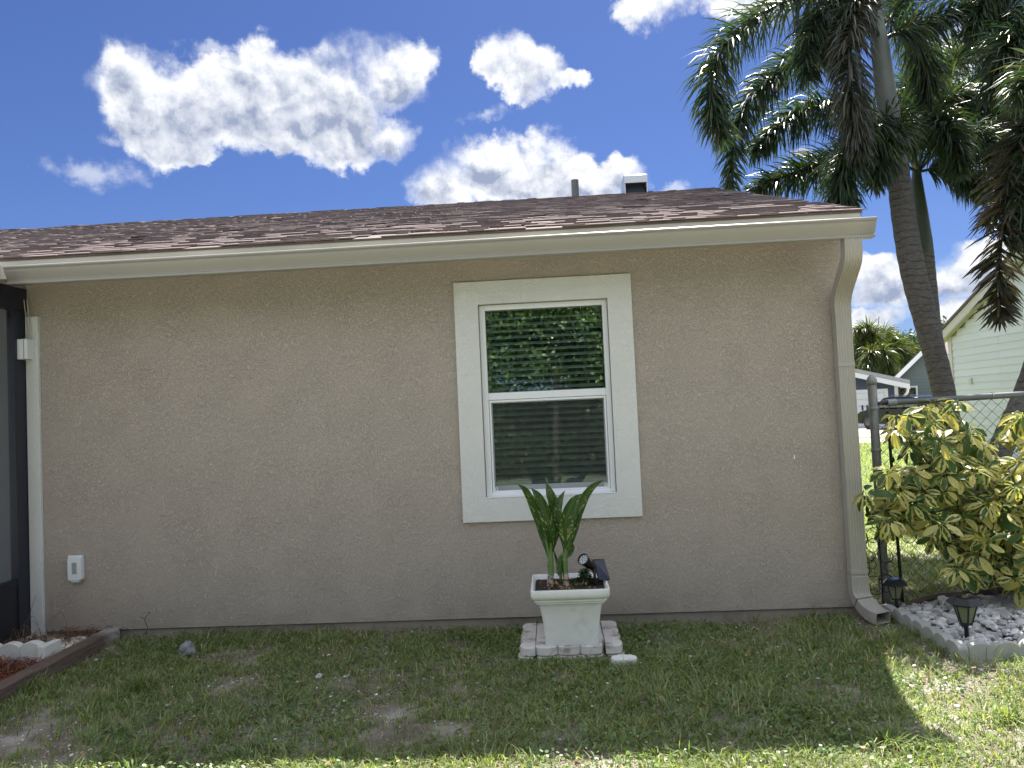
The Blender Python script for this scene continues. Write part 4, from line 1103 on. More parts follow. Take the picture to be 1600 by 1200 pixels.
for s_ in (1, -1):
    ye = YF if s_ == 1 else YN
    def pt(y, dz): return (y, EVZ+SLP*abs(ye-y)*(1 if (y-ye)*s_ < 0 else -1)+dz)
    yo = ye+.28*s_
    poly = [(yo, pt(yo, 0)[1]-.06), (YR, ztop(YR)-.06), (YR, ztop(YR)+.10), (yo, pt(yo, 0)[1]+.09)]
    MB().prism(poly, 'x', NX-.16, NX-.125).build('rake_board', 'mint_trim', mint)
    poly = [(yo-.02*s_, pt(yo, 0)[1]-.02), (YR, ztop(YR)-.02), (YR, ztop(YR)), (yo-.02*s_, pt(yo, 0)[1])]
    MB().prism(poly, 'x', NX-.124, NX+.0).build('rake_soffit', 'soffit', mint)
    poly = [(yo+.03*s_, pt(yo, 0)[1]+.085), (YR, ztop(YR)+.102), (YR, ztop(YR)+.15), (yo+.03*s_, pt(yo, 0)[1]+.13)]
    MB().prism(poly, 'x', NX-.19, NX+9).build('roof', 'roof_brown', mint)
MB().box(NX-.01, NX+.02, 6.2, 7.0, .35, .55).build('wall_vent', 'mint_trim', mint)
MB().box(NX-.045, NX-.01, 8.85, 8.93, 1.6, 1.7).build('hose_bracket', 'mint_trim', mint)

# far blue garage house (gable end towards us)
gp0 = atz(1344, 668, 0); GYY = gp0.y
def gat(px, py, dy=0): return at(px, py, GYY+dy)
blue = thing('garage_house', tuple(gat(1385, 662)), 'slate blue house with white garage door across the street', 'house')
xE = gat(1402, 630).x; xR = gat(1290, 560).x     # right eave, ridge
zE = gat(1402, 597).z; zRidge = zE+(xE-xR)*.30
xL = xR-(xE-xR)
MB().prism([(xL, 0), (xE, 0), (xE, zE-.1), (xR, zRidge-.1), (xL, zE-.1)], 'y', GYY, GYY+14).build('wall', 'blue_siding', blue)
bd = MB(); z = .2
while z < zRidge-.3:
    xx_ = xE if z+.2 < zE-.1 else xE-(z+.2-zE+.1)/.30
    bd.prism([(GYY-.035, z), (GYY+.0, z), (GYY+.0, z+.2), (GYY-.008, z+.2)], 'x', xR-(xx_-xR), xx_); z += .205
o = bd.build('siding', 'blue_siding', blue); o['kind'] = 'stuff'
for s_ in (1, -1):
    e_ = xR+s_*(xE-xR)+s_*.55
    ze_ = zE-.165
    MB().prism([(e_, ze_), (xR, zRidge), (xR, zRidge+.22), (e_, ze_+.22)], 'y', GYY-.7, GYY+14.2).build('roof', 'roof_pale', blue)
    MB().prism([(e_, ze_-.22), (xR, zRidge-.22), (xR, zRidge+.02), (e_, ze_+.02)], 'y', GYY-.76, GYY-.70).build('rake_board', 'paint_white', blue)
MB().box(xE-.14, xE+.02, GYY-.06, GYY+.1, 0, zE-.1).build('corner_board', 'paint_white', blue)
gu = MB(); gu.tube([Vector((xE+.5, GYY-.6, zE-.05)), Vector((xE+.42, GYY-.5, zE-.5)), Vector((xE+.1, GYY-.12, zE-.95)), Vector((xE+.1, GYY-.12, .1))], .06, 6); gu.build('downspout', 'paint_white', blue)
dl, dr = gat(1290, 640).x, gat(1387, 612).x; dtop = gat(1380, 612.5).z
fr_ = MB(); fr_.box(dr-.16, dr, GYY-.10, GYY-.036, 0, dtop); fr_.box(dl, dr, GYY-.10, GYY-.036, dtop, dtop+.16); fr_.build('door_frame', 'paint_white', blue)
nh = 5
gd = MB().box(dl, dr-.16, GYY-.045, GYY-.037, 0, dtop).build('garage_door', 'door_white', blue)
for i in range(nh): MB().box(dl, dr-.17, GYY-.075, GYY-.046, i*dtop/nh+.02, (i+1)*dtop/nh-.02).build('door_panel', 'door_white', gd, bevel=.02)
for px_ in (1350, 1357): MB().box(gat(px_, 637).x-.03, gat(px_, 637).x+.05, GYY-.10, GYY-.076, gat(px_, 640).z-.05, gat(px_, 634).z+.03).build('door_handle', 'door_slot', gd)
blue.rotation_euler = (0, 0, rad(-25))
# far green gable house
GY2 = GYY+9
def g2(px, py, dy=0): return at(px, py, GY2+dy)
gr = thing('gabled_house', tuple(g2(1450, 655)), 'grey-green clapboard house with steep white-edged gable and purple-grey roof', 'house')
A = g2(1393, 604); B = g2(1452, 541); C3 = g2(1496, 592); zb_ = -.3
sl_ = (B.z-A.z)/(B.x-A.x); hw2 = B.x-A.x
C3 = Vector((B.x+hw2, GY2, A.z))
MB().prism([(A.x, zb_), (C3.x, zb_), (C3.x, C3.z), (B.x, B.z), (A.x, A.z)], 'y', GY2, GY2+9).build('wall', 'green_siding', gr)
bd = MB(); z = 0
while z < B.z-.25:
    w2 = hw2 if z+.2 < A.z else hw2-(z+.2-A.z)/sl_
    bd.prism([(GY2-.04, z), (GY2, z), (GY2, z+.2), (GY2-.008, z+.2)], 'x', B.x-w2, B.x+w2); z += .205
o = bd.build('siding', 'green_siding', gr); o['kind'] = 'stuff'
for s_ in (1, -1):
    e_ = B.x+s_*(hw2+.35); ze_ = A.z-.35*sl_
    MB().prism([(e_, ze_+.02), (B.x, B.z+.02), (B.x, B.z+.26), (e_, ze_+.26)], 'y', GY2-.6, GY2+9.2).build('roof', 'roof_grey', gr)
    MB().prism([(e_, ze_-.12), (B.x, B.z-.12), (B.x, B.z+.20), (e_, ze_+.20)], 'y', GY2-.68, GY2-.6).build('rake_board', 'paint_white', gr)
for px_, w2 in ((1421, .55), (1478, .65)):
    c_ = g2(px_, 614); wf = MB()
    for bx in ((c_.x-w2, c_.x+w2, c_.z+.32, c_.z+.42), (c_.x-w2, c_.x+w2, c_.z-.9, c_.z-.8), (c_.x-w2, c_.x-w2+.1, c_.z-.8, c_.z+.32), (c_.x+w2-.1, c_.x+w2, c_.z-.8, c_.z+.32)): wf.box(bx[0], bx[1], GY2-.10, GY2-.042, bx[2], bx[3])
    wo_ = wf.build('window', 'paint_white', gr); MB().box(c_.x-w2+.1, c_.x+w2-.1, GY2-.06, GY2-.045, c_.z-.8, c_.z+.32).build('pane', 'car_glass', wo_)
# wing with purple-grey roof behind the mint house corner
W0 = at(1466, 600, GY2+6)
MB().prism([(GY2+3, zb_), (GY2+9, zb_), (GY2+9, 3.0), (GY2+3, 3.0)], 'x', B.x+1.2, C3.x+16).build('wing', 'green_siding', gr)
MB().prism([(GY2+2.4, 2.75), (GY2+9, 5.0), (GY2+9, 5.15), (GY2+2.4, 2.95)], 'x', B.x+.9, C3.x+16).build('wing_roof', 'roof_grey', gr)

gr.rotation_euler = (0, 0, rad(-25))
# ------------------------------------------------------------------ parked car
w1 = atz(1357, 671.5, 0); w2_ = atz(1397, 680, 0)
fwd = Vector((-.20, .98, 0)); fwd.normalize()
carang = math.atan2(fwd.y, fwd.x)
mid = w1-fwd*1.4; base = Vector((mid.x, mid.y, 0)) + Vector((fwd.y, -fwd.x, 0))*(-.0)
car = thing('parked_car', tuple(base), 'black sport utility vehicle parked in the driveway behind the fence', 'car')
Lr = Matrix.Rotation(carang, 3, 'Z')
right = Lr @ Vector((0, -1, 0))
# choose the side so that the body lies away from the camera
sgn = -1 if (Lr @ Vector((0, 1, 0))).dot(Vector(CAM)-base) > 0 else 1
def carbuild(mb, name, m, parent=car, **k):
    k_ = 1. if name in ('wheel', 'rim') else .86
    mb.v = [tuple(base + Lr @ Vector((p[0], (p[1])*sgn, p[2]*k_))) for p in mb.v]; return mb.build(name, m, parent, **k)
WB = 2.8
prof_side = [(-2.3, .35), (-2.32, .75), (-2.25, 1.0), (-2.1, 1.08), (-.95, 1.10), (.9, 1.10), (1.25, 1.08), (2.05, .95), (2.28, .78), (2.3, .45), (2.2, .30), (-2.2, .28)]
def loft(prof, ys):
    """prof (x,z); ys list of (y, inset)"""
    mb = MB(); n = len(prof); cx_ = sum(p[0] for p in prof)/n; cz_ = sum(p[1] for p in prof)/n; vs = []
    for y, s_ in ys: vs += [(cx_+(p[0]-cx_)*s_, y, cz_+(p[1]-cz_)*s_) for p in prof]
    m = len(ys); fs = [(j*n+i, j*n+(i+1) % n, (j+1)*n+(i+1) % n, (j+1)*n+i) for j in range(m-1) for i in range(n)]+[tuple(range(n))[::-1], tuple(range((m-1)*n, m*n))]
    return mb.add(vs, fs)
carbuild(loft(prof_side, [(0, .965), (.06, .995), (.5, 1.), (1.35, 1.), (1.79, .995), (1.85, .965)]), 'body', 'car_paint', smooth=False, bevel=.03)
cab = [(-2.05, 1.09), (-1.75, 1.60), (-1.4, 1.68), (.1, 1.68), (.45, 1.62), (1.2, 1.09)]
carbuild(loft(cab, [(.08, .93), (.2, .99), (1.65, .99), (1.77, .93)]), 'cabin', 'car_paint', bevel=.03)
for gpts in ([(-1.85, 1.14), (-1.62, 1.55), (-1.05, 1.58), (-1.05, 1.14)], [(-.98, 1.14), (-.98, 1.58), (-.1, 1.58), (-.1, 1.14)], [(-.03, 1.14), (-.03, 1.58), (.38, 1.55), (.98, 1.14)]):
    for yy_ in ((.07, .12), (1.73, 1.78)): carbuild(MB().prism(gpts, 'y', *yy_), 'side_window', 'car_glass')
carbuild(MB().add([(.52, .25, 1.60), (.52, 1.60, 1.60), (1.22, 1.68, 1.12), (1.22, .17, 1.12), (.50, .25, 1.59), (.50, 1.60, 1.59), (1.18, 1.68, 1.10), (1.18, .17, 1.10)], [(0,1,2,3),(7,6,5,4),(0,4,5,1),(1,5,6,2),(2,6,7,3),(3,7,4,0)]), 'windscreen', 'car_glass')
for X_ in (WB/2, -WB/2):
    for Y_ in (-.015, 1.63):
        RY = Matrix.Rotation(rad(90), 3, 'X')
        wl_ = MB().lathe([(.34*.6, 0), (.34, .01), (.36, .05), (.36, .18), (.34, .22), (.2, .23)], (X_, Y_+.235, .36), 20, RY); t_ = carbuild(wl_, 'wheel', 'tyre', ang=40)
        rim_y = -.012 if Y_ < 1 else 1.62+.24
        rm_ = MB().lathe([(.19, -.01), (.18, .012), (.06, .02), (.0, .02)], (X_, Y_-.006 if Y_ < 1 else Y_+.24, .36), 14, RY if Y_ < 1 else Matrix.Rotation(rad(-90), 3, 'X')); carbuild(rm_, 'rim', 'wheel_rim', t_)
    ar = MB(); ar.tube([(X_+.44*math.cos(a_), -.0, .36+.44*math.sin(a_)) for a_ in np.linspace(-.1, math.pi+.1, 12)], .03, 5); carbuild(ar, 'wheel_arch', 'tyre')
for Y_ in (.12, 1.45): carbuild(MB().box(2.2, 2.29, Y_, Y_+.28, .72, .86), 'headlight', 'lamp_glass', bevel=.02)
for Y_ in (.08, 1.55): carbuild(MB().box(-2.31, -2.24, Y_, Y_+.22, .82, 1.02), 'tail_light', 'lamp_glass', bevel=.02)
carbuild(MB().box(.92, 1.06, -.14, .03, 1.08, 1.22), 'wing_mirror', 'car_paint', bevel=.03)
carbuild(MB().tube([(-1.5, .3, 1.72), (.1, .3, 1.72)], .02, 6), 'roof_rail', 'chrome')

# ================================================================== PALMS
def frond(mb_list, path, nleaf, llen, lw, droop, parent, m, seed, start=.10, name='frond', spread=1., rr=.018, tipd=.5, seg=3):
    if parent is not p4: nleaf = int(nleaf*1.65); lw *= .72; llen *= .95
    rg = np.random.default_rng(seed)
    pts = crom([at(*p) for p in path], 10); P_ = np.array([tuple(p) for p in pts]); L = len(P_)
    mb = MB(); mb.tube(pts, list(np.linspace(rr, .004, L)), 6)
    nv0 = len(mb.v)
    s_ = start+(1-start)*rg.random(nleaf)**.9
    fi = s_*(L-1); i0 = np.clip(fi.astype(int), 0, L-2); fr_ = (fi-i0)[:, None]
    base_ = P_[i0]*(1-fr_)+P_[i0+1]*fr_
    T = P_[i0+1]-P_[i0]; T /= np.linalg.norm(T, axis=1)[:, None]
    ref = np.array([0, 0, 1.]); sd_ = np.cross(T, ref); ln = np.linalg.norm(sd_, axis=1)[:, None]; sd_ = np.where(ln < .05, np.array([1., 0, 0]), sd_/np.maximum(ln, 1e-6))
    nn = np.cross(sd_, T)
    ph = rg.uniform(0, 2*np.pi, nleaf)
    rdir = sd_*np.cos(ph)[:, None]*1.05 + nn*np.sin(ph)[:, None]*.85
    fw = rg.uniform(.35, .75, nleaf)[:, None]
    D0 = rdir*spread+T*fw; D0 /= np.linalg.norm(D0, axis=1)[:, None]
    env = np.clip(.5+1.9*s_, 0, 1)*np.clip(.46+1.5*(1-s_), 0, 1)
    Ls = llen*env*rg.uniform(.75, 1.15, nleaf)
    g = np.array([0, 0, -1.])
    pts3 = [base_]; d_ = D0.copy(); cur = base_.copy()
    dr = droop*rg.uniform(.5, 1.3, nleaf)[:, None]
    for k in range(seg):
        d_ = d_+g*dr*(.35+.5*k)/seg*1.6; d_ /= np.linalg.norm(d_, axis=1)[:, None]
        cur = cur+d_*(Ls/seg)[:, None]; pts3.append(cur.copy())
    wv = np.cross(D0, rg.normal(size=(nleaf, 3))); wv /= np.maximum(np.linalg.norm(wv, axis=1), 1e-6)[:, None]
    W_ = [lw*.45, lw*.5, lw*.38, lw*.06]
    V = []
    for k in range(seg+1):
        V.append(pts3[k]-wv*W_[k]); V.append(pts3[k]+wv*W_[k])
    V = np.stack(V, 1); nv = V.shape[1]
    V = V.reshape(-1, 3)
    b0 = np.arange(nleaf)[:, None]*nv
    Fq = np.concatenate([b0+np.array([2*k, 2*k+1, 2*k+3, 2*k+2]) for k in range(seg)], 0)
    allv = np.concatenate([np.array([tuple(p) for p in mb.v]), V]); 
    quads = [f for f in mb.f if len(f) == 4]
    F_ = np.concatenate([np.array(quads), Fq+nv0])
    return npmesh(name, allv, F_, m, parent)
def trunk(path, radii, name, m, parent, n=16, ripple=.02, per=10):
    pts = crom(path, per); rs = np.interp(np.linspace(0, 1, len(pts)), np.linspace(0, 1, len(radii)), radii)
    rs = [r*(1+ripple*math.sin(i*1.9)) for i, r in enumerate(rs)]
    return MB().tube(pts, rs, n).build(name, m, parent, smooth=True)
# nearest palm with ringed trunk
p4 = None
Y1 = 3.0
p1 = thing('palm_tree', (4.25, Y1, 0), 'tall foxtail palm with stout grey ringed trunk and long arching plumes', 'palm tree', 'foxtail palms beyond the fence')
trunk([(4.28, Y1, -.1), at(1497, 750, Y1), at(1475, 615, Y1), at(1449, 510, Y1), at(1428, 430, Y1), at(1412, 340, Y1), at(1402, 260, Y1)], [.16, .120, .110, .112, .120, .124, .116, .108], 'trunk', 'palm_trunk', p1)
trunk([at(1402, 262, Y1), at(1393, 200, Y1), at(1382, 130, Y1), at(1374, 65, Y1), at(1370, 20, Y1)], [.108, .105, .100, .088, .05], 'crownshaft', 'crownshaft', p1, ripple=0)
F1 = [
 ([(1375, 45, 3.0), (1320, -8, 2.85), (1250, -5, 2.75), (1170, 35, 2.6), (1118, 100, 2.55), (1112, 165, 2.5), (1128, 215, 2.5)], 560, .50, .024, .75, 'palm_leaf'),
 ([(1376, 60, 3.1), (1345, 45, 3.2), (1290, 70, 3.3), (1225, 108, 3.3), (1170, 160, 3.3), (1147, 220, 3.3), (1142, 290, 3.3)], 600, .46, .024, .75, 'palm_leaf'),
 ([(1372, 55, 2.9), (1350, 5, 2.6), (1330, 40, 2.4), (1328, 120, 2.3), (1336, 190, 2.3), (1342, 235, 2.3)], 560, .42, .026, 1.3, 'palm_leaf_grey'),
 ([(1372, 50, 2.95), (1330, 5, 2.8), (1285, 20, 2.7), (1262, 70, 2.65), (1262, 125, 2.6)], 380, .46, .024, 1.0, 'palm_leaf'),
 ([(1378, 62, 3.0), (1410, 48, 2.9), (1460, 28, 2.85), (1520, 14, 2.8), (1575, 28, 2.8), (1610, 70, 2.8)], 330, .46, .026, .95, 'palm_leaf'),
 ([(1380, 50, 3.1), (1405, 5, 3.3), (1440, -50, 3.5), (1490, -80, 3.6), (1550, -60, 3.7)], 380, .46, .024, .7, 'palm_leaf'),
 ([(1370, 40, 3.0), (1350, -30, 3.1), (1300, -90, 3.2), (1240, -110, 3.2)], 380, .46, .024, .7, 'palm_leaf'),
 ([(1380, 62, 3.2), (1415, 45, 3.6), (1440, 80, 3.9), (1448, 130, 4.0), (1440, 190, 4.1)], 520, .44, .024, .9, 'palm_leaf'),
 ([(1370, 50, 3.0), (1340, 10, 2.7), (1318, 40, 2.5), (1310, 110, 2.4)], 260, .42, .026, 1.2, 'palm_leaf_grey'),
 ([(1374, 50, 3.3), (1340, 0, 4.2), (1300, 30, 4.9), (1290, 100, 5.2)], 420, .46, .024, .9, 'palm_leaf'),
]
for i, (pth, n_, ll, lw, dr, m_) in enumerate(F1): frond(None, pth, n_, ll, lw, dr, p1, m_, 100+i, rr=.022)
# second palm behind it
Y2 = 4.4
p2 = thing('palm_tree', (4.80, Y2, 0), 'shorter foxtail palm with slim trunk directly behind the stout ringed palm', 'palm tree', 'foxtail palms beyond the fence')
trunk([(4.83, Y2, -.1), at(1474, 620, Y2), at(1458, 520, Y2), at(1449, 430, Y2), at(1446, 395, Y2)], [.12, .10, .10, .098, .095], 'trunk', 'palm_trunk', p2)
trunk([at(1446, 398, Y2), at(1443, 375, Y2), at(1438, 330, Y2), at(1433, 290, Y2), at(1432, 262, Y2)], [.098, .10, .085, .07, .045], 'crownshaft', 'crownshaft_green', p2, ripple=0)
F2 = [
 ([(1432, 262, 4.4), (1385, 195, 4.2), (1330, 165, 4.0), (1270, 168, 3.9), (1215, 200, 3.8), (1175, 240, 3.8)], 520, .50, .026, .85),
 ([(1432, 268, 4.4), (1385, 245, 4.2), (1330, 245, 4.1), (1270, 262, 4.0), (1215, 280, 3.9), (1180, 300, 3.9)], 560, .48, .026, .55),
 ([(1432, 262, 4.2), (1405, 200, 3.4), (1365, 195, 2.75), (1330, 235, 2.6), (1315, 290, 2.6), (1318, 320, 2.6)], 560, .46, .026, .9),
 ([(1434, 262, 4.3), (1420, 205, 3.6), (1400, 200, 2.9), (1380, 240, 2.7), (1368, 290, 2.7)], 420, .40, .026, .9),
 ([(1435, 260, 4.4), (1455, 185, 4.3), (1495, 150, 4.2), (1545, 165, 4.1), (1585, 215, 4.1), (1600, 270, 4.1)], 600, .50, .026, .85),
 ([(1438, 262, 4.5), (1480, 190, 4.8), (1535, 130, 5.0), (1590, 100, 5.1), (1650, 110, 5.1)], 560, .50, .026, .5),
 ([(1438, 264, 4.4), (1480, 225, 3.9), (1530, 220, 3.6), (1580, 250, 3.5), (1610, 300, 3.5)], 520, .48, .026, .85),
 ([(1438, 268, 4.4), (1475, 262, 4.3), (1515, 275, 4.2), (1545, 300, 4.2)], 420, .42, .026, .8),
 ([(1432, 262, 4.5), (1425, 190, 5.0), (1425, 130, 5.3), (1445, 90, 5.5)], 520, .46, .026, .7),
 ([(1436, 262, 4.4), (1450, 200, 3.8), (1470, 190, 3.4), (1490, 220, 3.2), (1500, 270, 3.2)], 460, .42, .026, .9),
 ([(1430, 264, 4.5), (1400, 215, 5.2), (1370, 200, 5.7), (1335, 230, 6.0)], 420, .46, .026, .8),
 ([(1436, 262, 4.5), (1462, 150, 4.9), (1500, 80, 5.1), (1560, 60, 5.2)], 460, .50, .026, .5),
]
for i, (pth, n_, ll, lw, dr) in enumerate(F2): frond(None, pth, n_, ll, lw, dr, p2, 'palm_leaf', 200+i, rr=.02)
# third palm leaning out of frame on the right
Y3 = 2.2
p3 = thing('palm_tree', (3.85, Y3, 0), 'leaning palm by the mint house with browned drooping fronds', 'palm tree', 'foxtail palms beyond the fence')
trunk([(3.82, Y3, -.1), at(1552, 735, Y3), at(1573, 680, Y3), at(1604, 610, Y3), at(1640, 500, Y3), at(1668, 380, Y3), at(1682, 280, Y3), at(1690, 190, Y3)], [.13, .105, .10, .098, .095, .09, .085], 'trunk', 'palm_trunk', p3)
F3 = [
 ([(1690, 190, 2.2), (1650, 150, 2.0), (1605, 185, 1.85), (1578, 270, 1.8), (1566, 370, 1.8), (1560, 445, 1.8), (1563, 500, 1.8)], 300, .40, .036, .32, 'palm_leaf_brown'),
 ([(1690, 180, 2.2), (1650, 90, 2.2), (1608, 55, 2.2), (1572, 80, 2.2), (1550, 150, 2.2)], 480, .46, .026, .9, 'palm_leaf'),
 ([(1690, 170, 2.3), (1660, 40, 2.5), (1605, -20, 2.6), (1550, -10, 2.6), (1515, 50, 2.6)], 480, .46, .026, .9, 'palm_leaf'),
 ([(1690, 190, 2.1), (1655, 170, 1.9), (1620, 210, 1.8), (1600, 300, 1.75), (1600, 380, 1.75)], 420, .42, .028, .9, 'palm_leaf'),
 ([(1690, 195, 2.3), (1660, 215, 2.5), (1615, 265, 2.6), (1575, 310, 2.6), (1545, 350, 2.6)], 260, .38, .030, .5, 'palm_leaf_brown'),
 ([(1690, 175, 2.2), (1730, 60, 2.2), (1800, 60, 2.2), (1850, 160, 2.2)], 380, .46, .026, .9, 'palm_leaf'),
 ([(1690, 185, 2.1), (1665, 120, 1.7), (1625, 110, 1.4), (1590, 150, 1.3)], 380, .42, .026, .9, 'palm_leaf'),
]
for i, (pth, n_, ll, lw, dr, m_) in enumerate(F3): frond(None, pth, n_, ll, lw, dr, p3, m_, 300+i, rr=.02)
# far palm across the street
YP = 60.
p4 = thing('palm_tree', (at(1373, 640, 60.).x, 60., 0), 'yellow-green palm standing above the blue garage roof', 'palm tree')
b4 = at(1373, 640, YP); trunk([(b4.x, YP, 0), at(1372, 600, YP), at(1370, 570, YP), at(1369, 545, YP)], [.30, .27, .25, .22], 'trunk', 'palm_trunk', p4, ripple=0)
trunk([at(1371, 560, YP), at(1371.5, 520, YP), at(1373.5, 494, YP)], [.09, .06, .016], 'spear_leaf', 'palm_leaf_far', p4, ripple=0)
for i, pth in enumerate([
 [(1370, 550, YP), (1360, 520, YP), (1347, 510, YP), (1335, 530, YP)], [(1370, 552, YP), (1352, 535, YP-1), (1340, 545, YP-1), (1333, 575, YP-1)],
 [(1370, 552, YP), (1365, 520, YP-1), (1355, 505, YP-1), (1338, 508, YP-1)], [(1372, 550, YP), (1385, 525, YP), (1398, 525, YP), (1408, 545, YP)],
 [(1372, 552, YP), (1392, 535, YP-1), (1410, 540, YP-1), (1422, 570, YP-1)], [(1371, 552, YP), (1380, 540, YP-3), (1388, 560, YP-3.5), (1390, 585, YP-4)],
 [(1371, 552, YP), (1362, 540, YP-3), (1356, 560, YP-3.5), (1354, 580, YP-4)], [(1371, 550, YP), (1376, 522, YP+.5), (1384, 512, YP+1), (1396, 520, YP+1)],
 [(1371, 552, YP), (1400, 530, YP+.5), (1415, 535, YP+1), (1427, 555, YP+1)]]):
    frond(None, [(a_, b2+9, c_) for a_, b2, c_ in pth], 620, 1.35, .075, .8, p4, 'palm_leaf_far', 400+i, rr=.07)
# dark trees behind
def tree(base, h, r, label, seed, n=5000, size=.35, trunk_r=.16, m='tree_leaf'):
    t = thing('broadleaf_tree', tuple(base), label, 'tree', 'dark trees behind the far houses')
    rg = random.Random(seed); cs = []; rs = []
    for k in range(16):
        a_ = rg.uniform(0, 6.28); q_ = rg.uniform(0, r*.75); cs.append((base.x+q_*math.cos(a_), base.y+q_*math.sin(a_), h*rg.uniform(.35, .88))); s_ = rg.uniform(.28, .5)*r; rs.append((s_, s_, s_*.8))
    trunk([(base.x, base.y, -.1), (base.x+.1, base.y, h*.3), (base.x, base.y, h*.6)], [trunk_r, trunk_r*.7, trunk_r*.4], 'trunk', 'branch', t)
    for c_ in cs[:7]: MB().tube([(base.x, base.y, h*.3), c_], [trunk_r*.4, .03], 5).build('limb', 'branch', t)
    V, F_ = leafcloud(n, cs, rs, size, .2, seed, .55); npmesh('crown', V, F_, m, t)
def tb(px, Y): p = at(px, 640, Y); return Vector((p.x, Y, 0))
tree(tb(1345, 74), 7.6, 4.4, 'dark broad tree behind the pale far roof, nearest the downspout', 1)
tree(tb(1398, 76), 7.4, 4.2, 'dense dark tree filling the gap between the two far houses', 2)
tree(tb(1425, 80), 8.8, 3.6, 'dark tree rising just left of the ringed palm trunk', 3)
tree(tb(1476, 72), 9.6, 3.4, 'feathery dark tree between the palm trunk and the mint house', 4)
tree(tb(1310, 74), 8.0, 4.4, 'dark tree mostly hidden behind the taupe house corner', 5)
# small bushes in front of the far house
V, F_ = leafcloud(900, [tuple(at(1410, 618, 34)), tuple(at(1404, 622, 34))], [(.5, .5, .35)]*2, .12, 0, 6, .6)
bs = thing('bush', tuple(at(1408, 650, 34).xy)+(0,), 'small yellow-green bush beside the blue house downspout', 'bush'); npmesh('foliage', V, F_, 'palm_leaf_far', bs)
bq = at(1408, 650, 34); MB().tube([(bq.x, 34, 0), tuple(at(1408, 620, 34))], .05, 5).build('stem', 'branch', bs)

# ================================================================== VARIEGATED SHRUB
shrub = thing('umbrella_shrub', (2.92, .05, 0), 'variegated umbrella shrub with cream and green leaf whorls over the fence', 'shrub')
def leaflet_variants():
    out = []
    for k, (cv, fold, wd) in enumerate(((.25, .22, .40), (.5, .30, .44), (.1, .18, .38), (.75, .35, .42), (.4, .12, .46), (.95, .25, .40))):
        ns, nc = 8, 4; vs = []; uv = []
        for i in range(ns+1):
            u_ = i/ns; a_ = cv*u_; 
            y = math.sin(a_)/max(cv, .01) if cv > 0 else u_; z = -(1-math.cos(a_))/max(cv, .01)
            w_ = wd*max(.03, (math.sin(math.pi*u_**1.15))**.62 if 0 < u_ < 1 else .03)
            for j in range(nc+1):
                c_ = j/nc*2-1
                vs.append((c_*w_*.5, y, z+abs(c_)**1.5*fold*w_*.6+.012*math.sin(u_*14+c_*4+k))); uv.append((j/nc, u_))
        fs = [(i*(nc+1)+j, i*(nc+1)+j+1, (i+1)*(nc+1)+j+1, (i+1)*(nc+1)+j) for i in range(ns) for j in range(nc)]
        me = bpy.data.meshes.new('leaf'); me.from_pydata(vs, [], fs); me.materials.append(mat('variegated_leaf'))
        l = me.uv_layers.new(name='UVMap'); l.data.foreach_set('uv', np.array([uv[q_.vertex_index] for q_ in me.loops], dtype=np.float32).ravel())
        me.polygons.foreach_set('use_smooth', [True]*len(fs)); me.update()
        out.append((me, np.array(vs), np.array(fs), np.array(uv)))
    return out
LVAR = leaflet_variants()
POLY = [(1348, 742), (1372, 722), (1392, 706), (1378, 668), (1368, 652), (1402, 638), (1432, 648), (1448, 620), (1478, 624), (1522, 628), (1545, 668), (1552, 708), (1585, 722), (1570, 650), (1600, 630), (1680, 640), (1720, 760), (1700, 930), (1600, 935), (1562, 905), (1520, 900), (1488, 888), (1464, 850), (1436, 806), (1398, 822), (1362, 828), (1352, 790)]
def inpoly(x, y):
    c_ = False; n = len(POLY)
    for i in range(n):
        x1, y1 = POLY[i]; x2, y2 = POLY[(i+1) % n]
        if (y1 > y) != (y2 > y) and x < (x2-x1)*(y-y1)/(y2-y1)+x1: c_ = not c_
    return c_
rg_ = random.Random(12); clusters = []; tries = 0
while len(clusters) < 265 and tries < 20000:
    tries += 1; x, y = rg_.uniform(1340, 1720), rg_.uniform(610, 935)
    if not inpoly(x, y): continue
    if (x-1398)**2+(y-702)**2 < 20**2: continue
    if x < 1440 and rg_.random() < .15: continue
    Yd = rg_.uniform(-.42, .22)
    P_ = at(x, y, Yd)
    if any((P_-c_).length < .055 for c_ in clusters): continue
    clusters.append(P_)
hearts = [Vector((2.95, .02, .35)), Vector((3.05, .05, .7)), Vector((2.85, .0, .75)), Vector((3.2, .0, .9))]
leafs = []; stems = MB(); nstem = 0
for c_ in clusters:
    h_ = min(hearts, key=lambda q_: (q_-c_).length)
    out_ = (c_-h_); out_.normalize()
    axis = (out_*.45+Vector((rg_.uniform(-.3, .3), rg_.uniform(-.75, -.1), rg_.uniform(.25, .9)))).normalized()
    q_ = axis.to_track_quat('Z', 'Y'); nl = rg_.choice((6, 7, 7, 8, 8, 9)); sz = rg_.uniform(.085, .130); rot0 = rg_.uniform(0, 6.28)
    for k in range(nl):
        a_ = rot0+2*math.pi*k/nl+rg_.uniform(-.15, .15)
        dn = rg_.uniform(-.75, -.12)
        R_ = q_.to_matrix() @ Matrix.Rotation(a_, 3, 'Z') @ Matrix.Rotation(dn, 3, 'X') @ Matrix.Rotation(rg_.uniform(-.4, .4), 3, 'Y')
        s_ = sz*rg_.uniform(.75, 1.12)
        leafs.append((c_+R_ @ Vector((0, .022, 0)), R_, s_, rg_.randrange(len(LVAR))))
    stems.tube([h_+(c_-h_)*.45+Vector((0, 0, -.03)), c_-axis*.05-Vector((0, 0, .02)), c_], [.005, .0028, .002], 5); nstem += 1
leafs.sort(key=lambda l: (l[0]-Vector(CAM)).length)
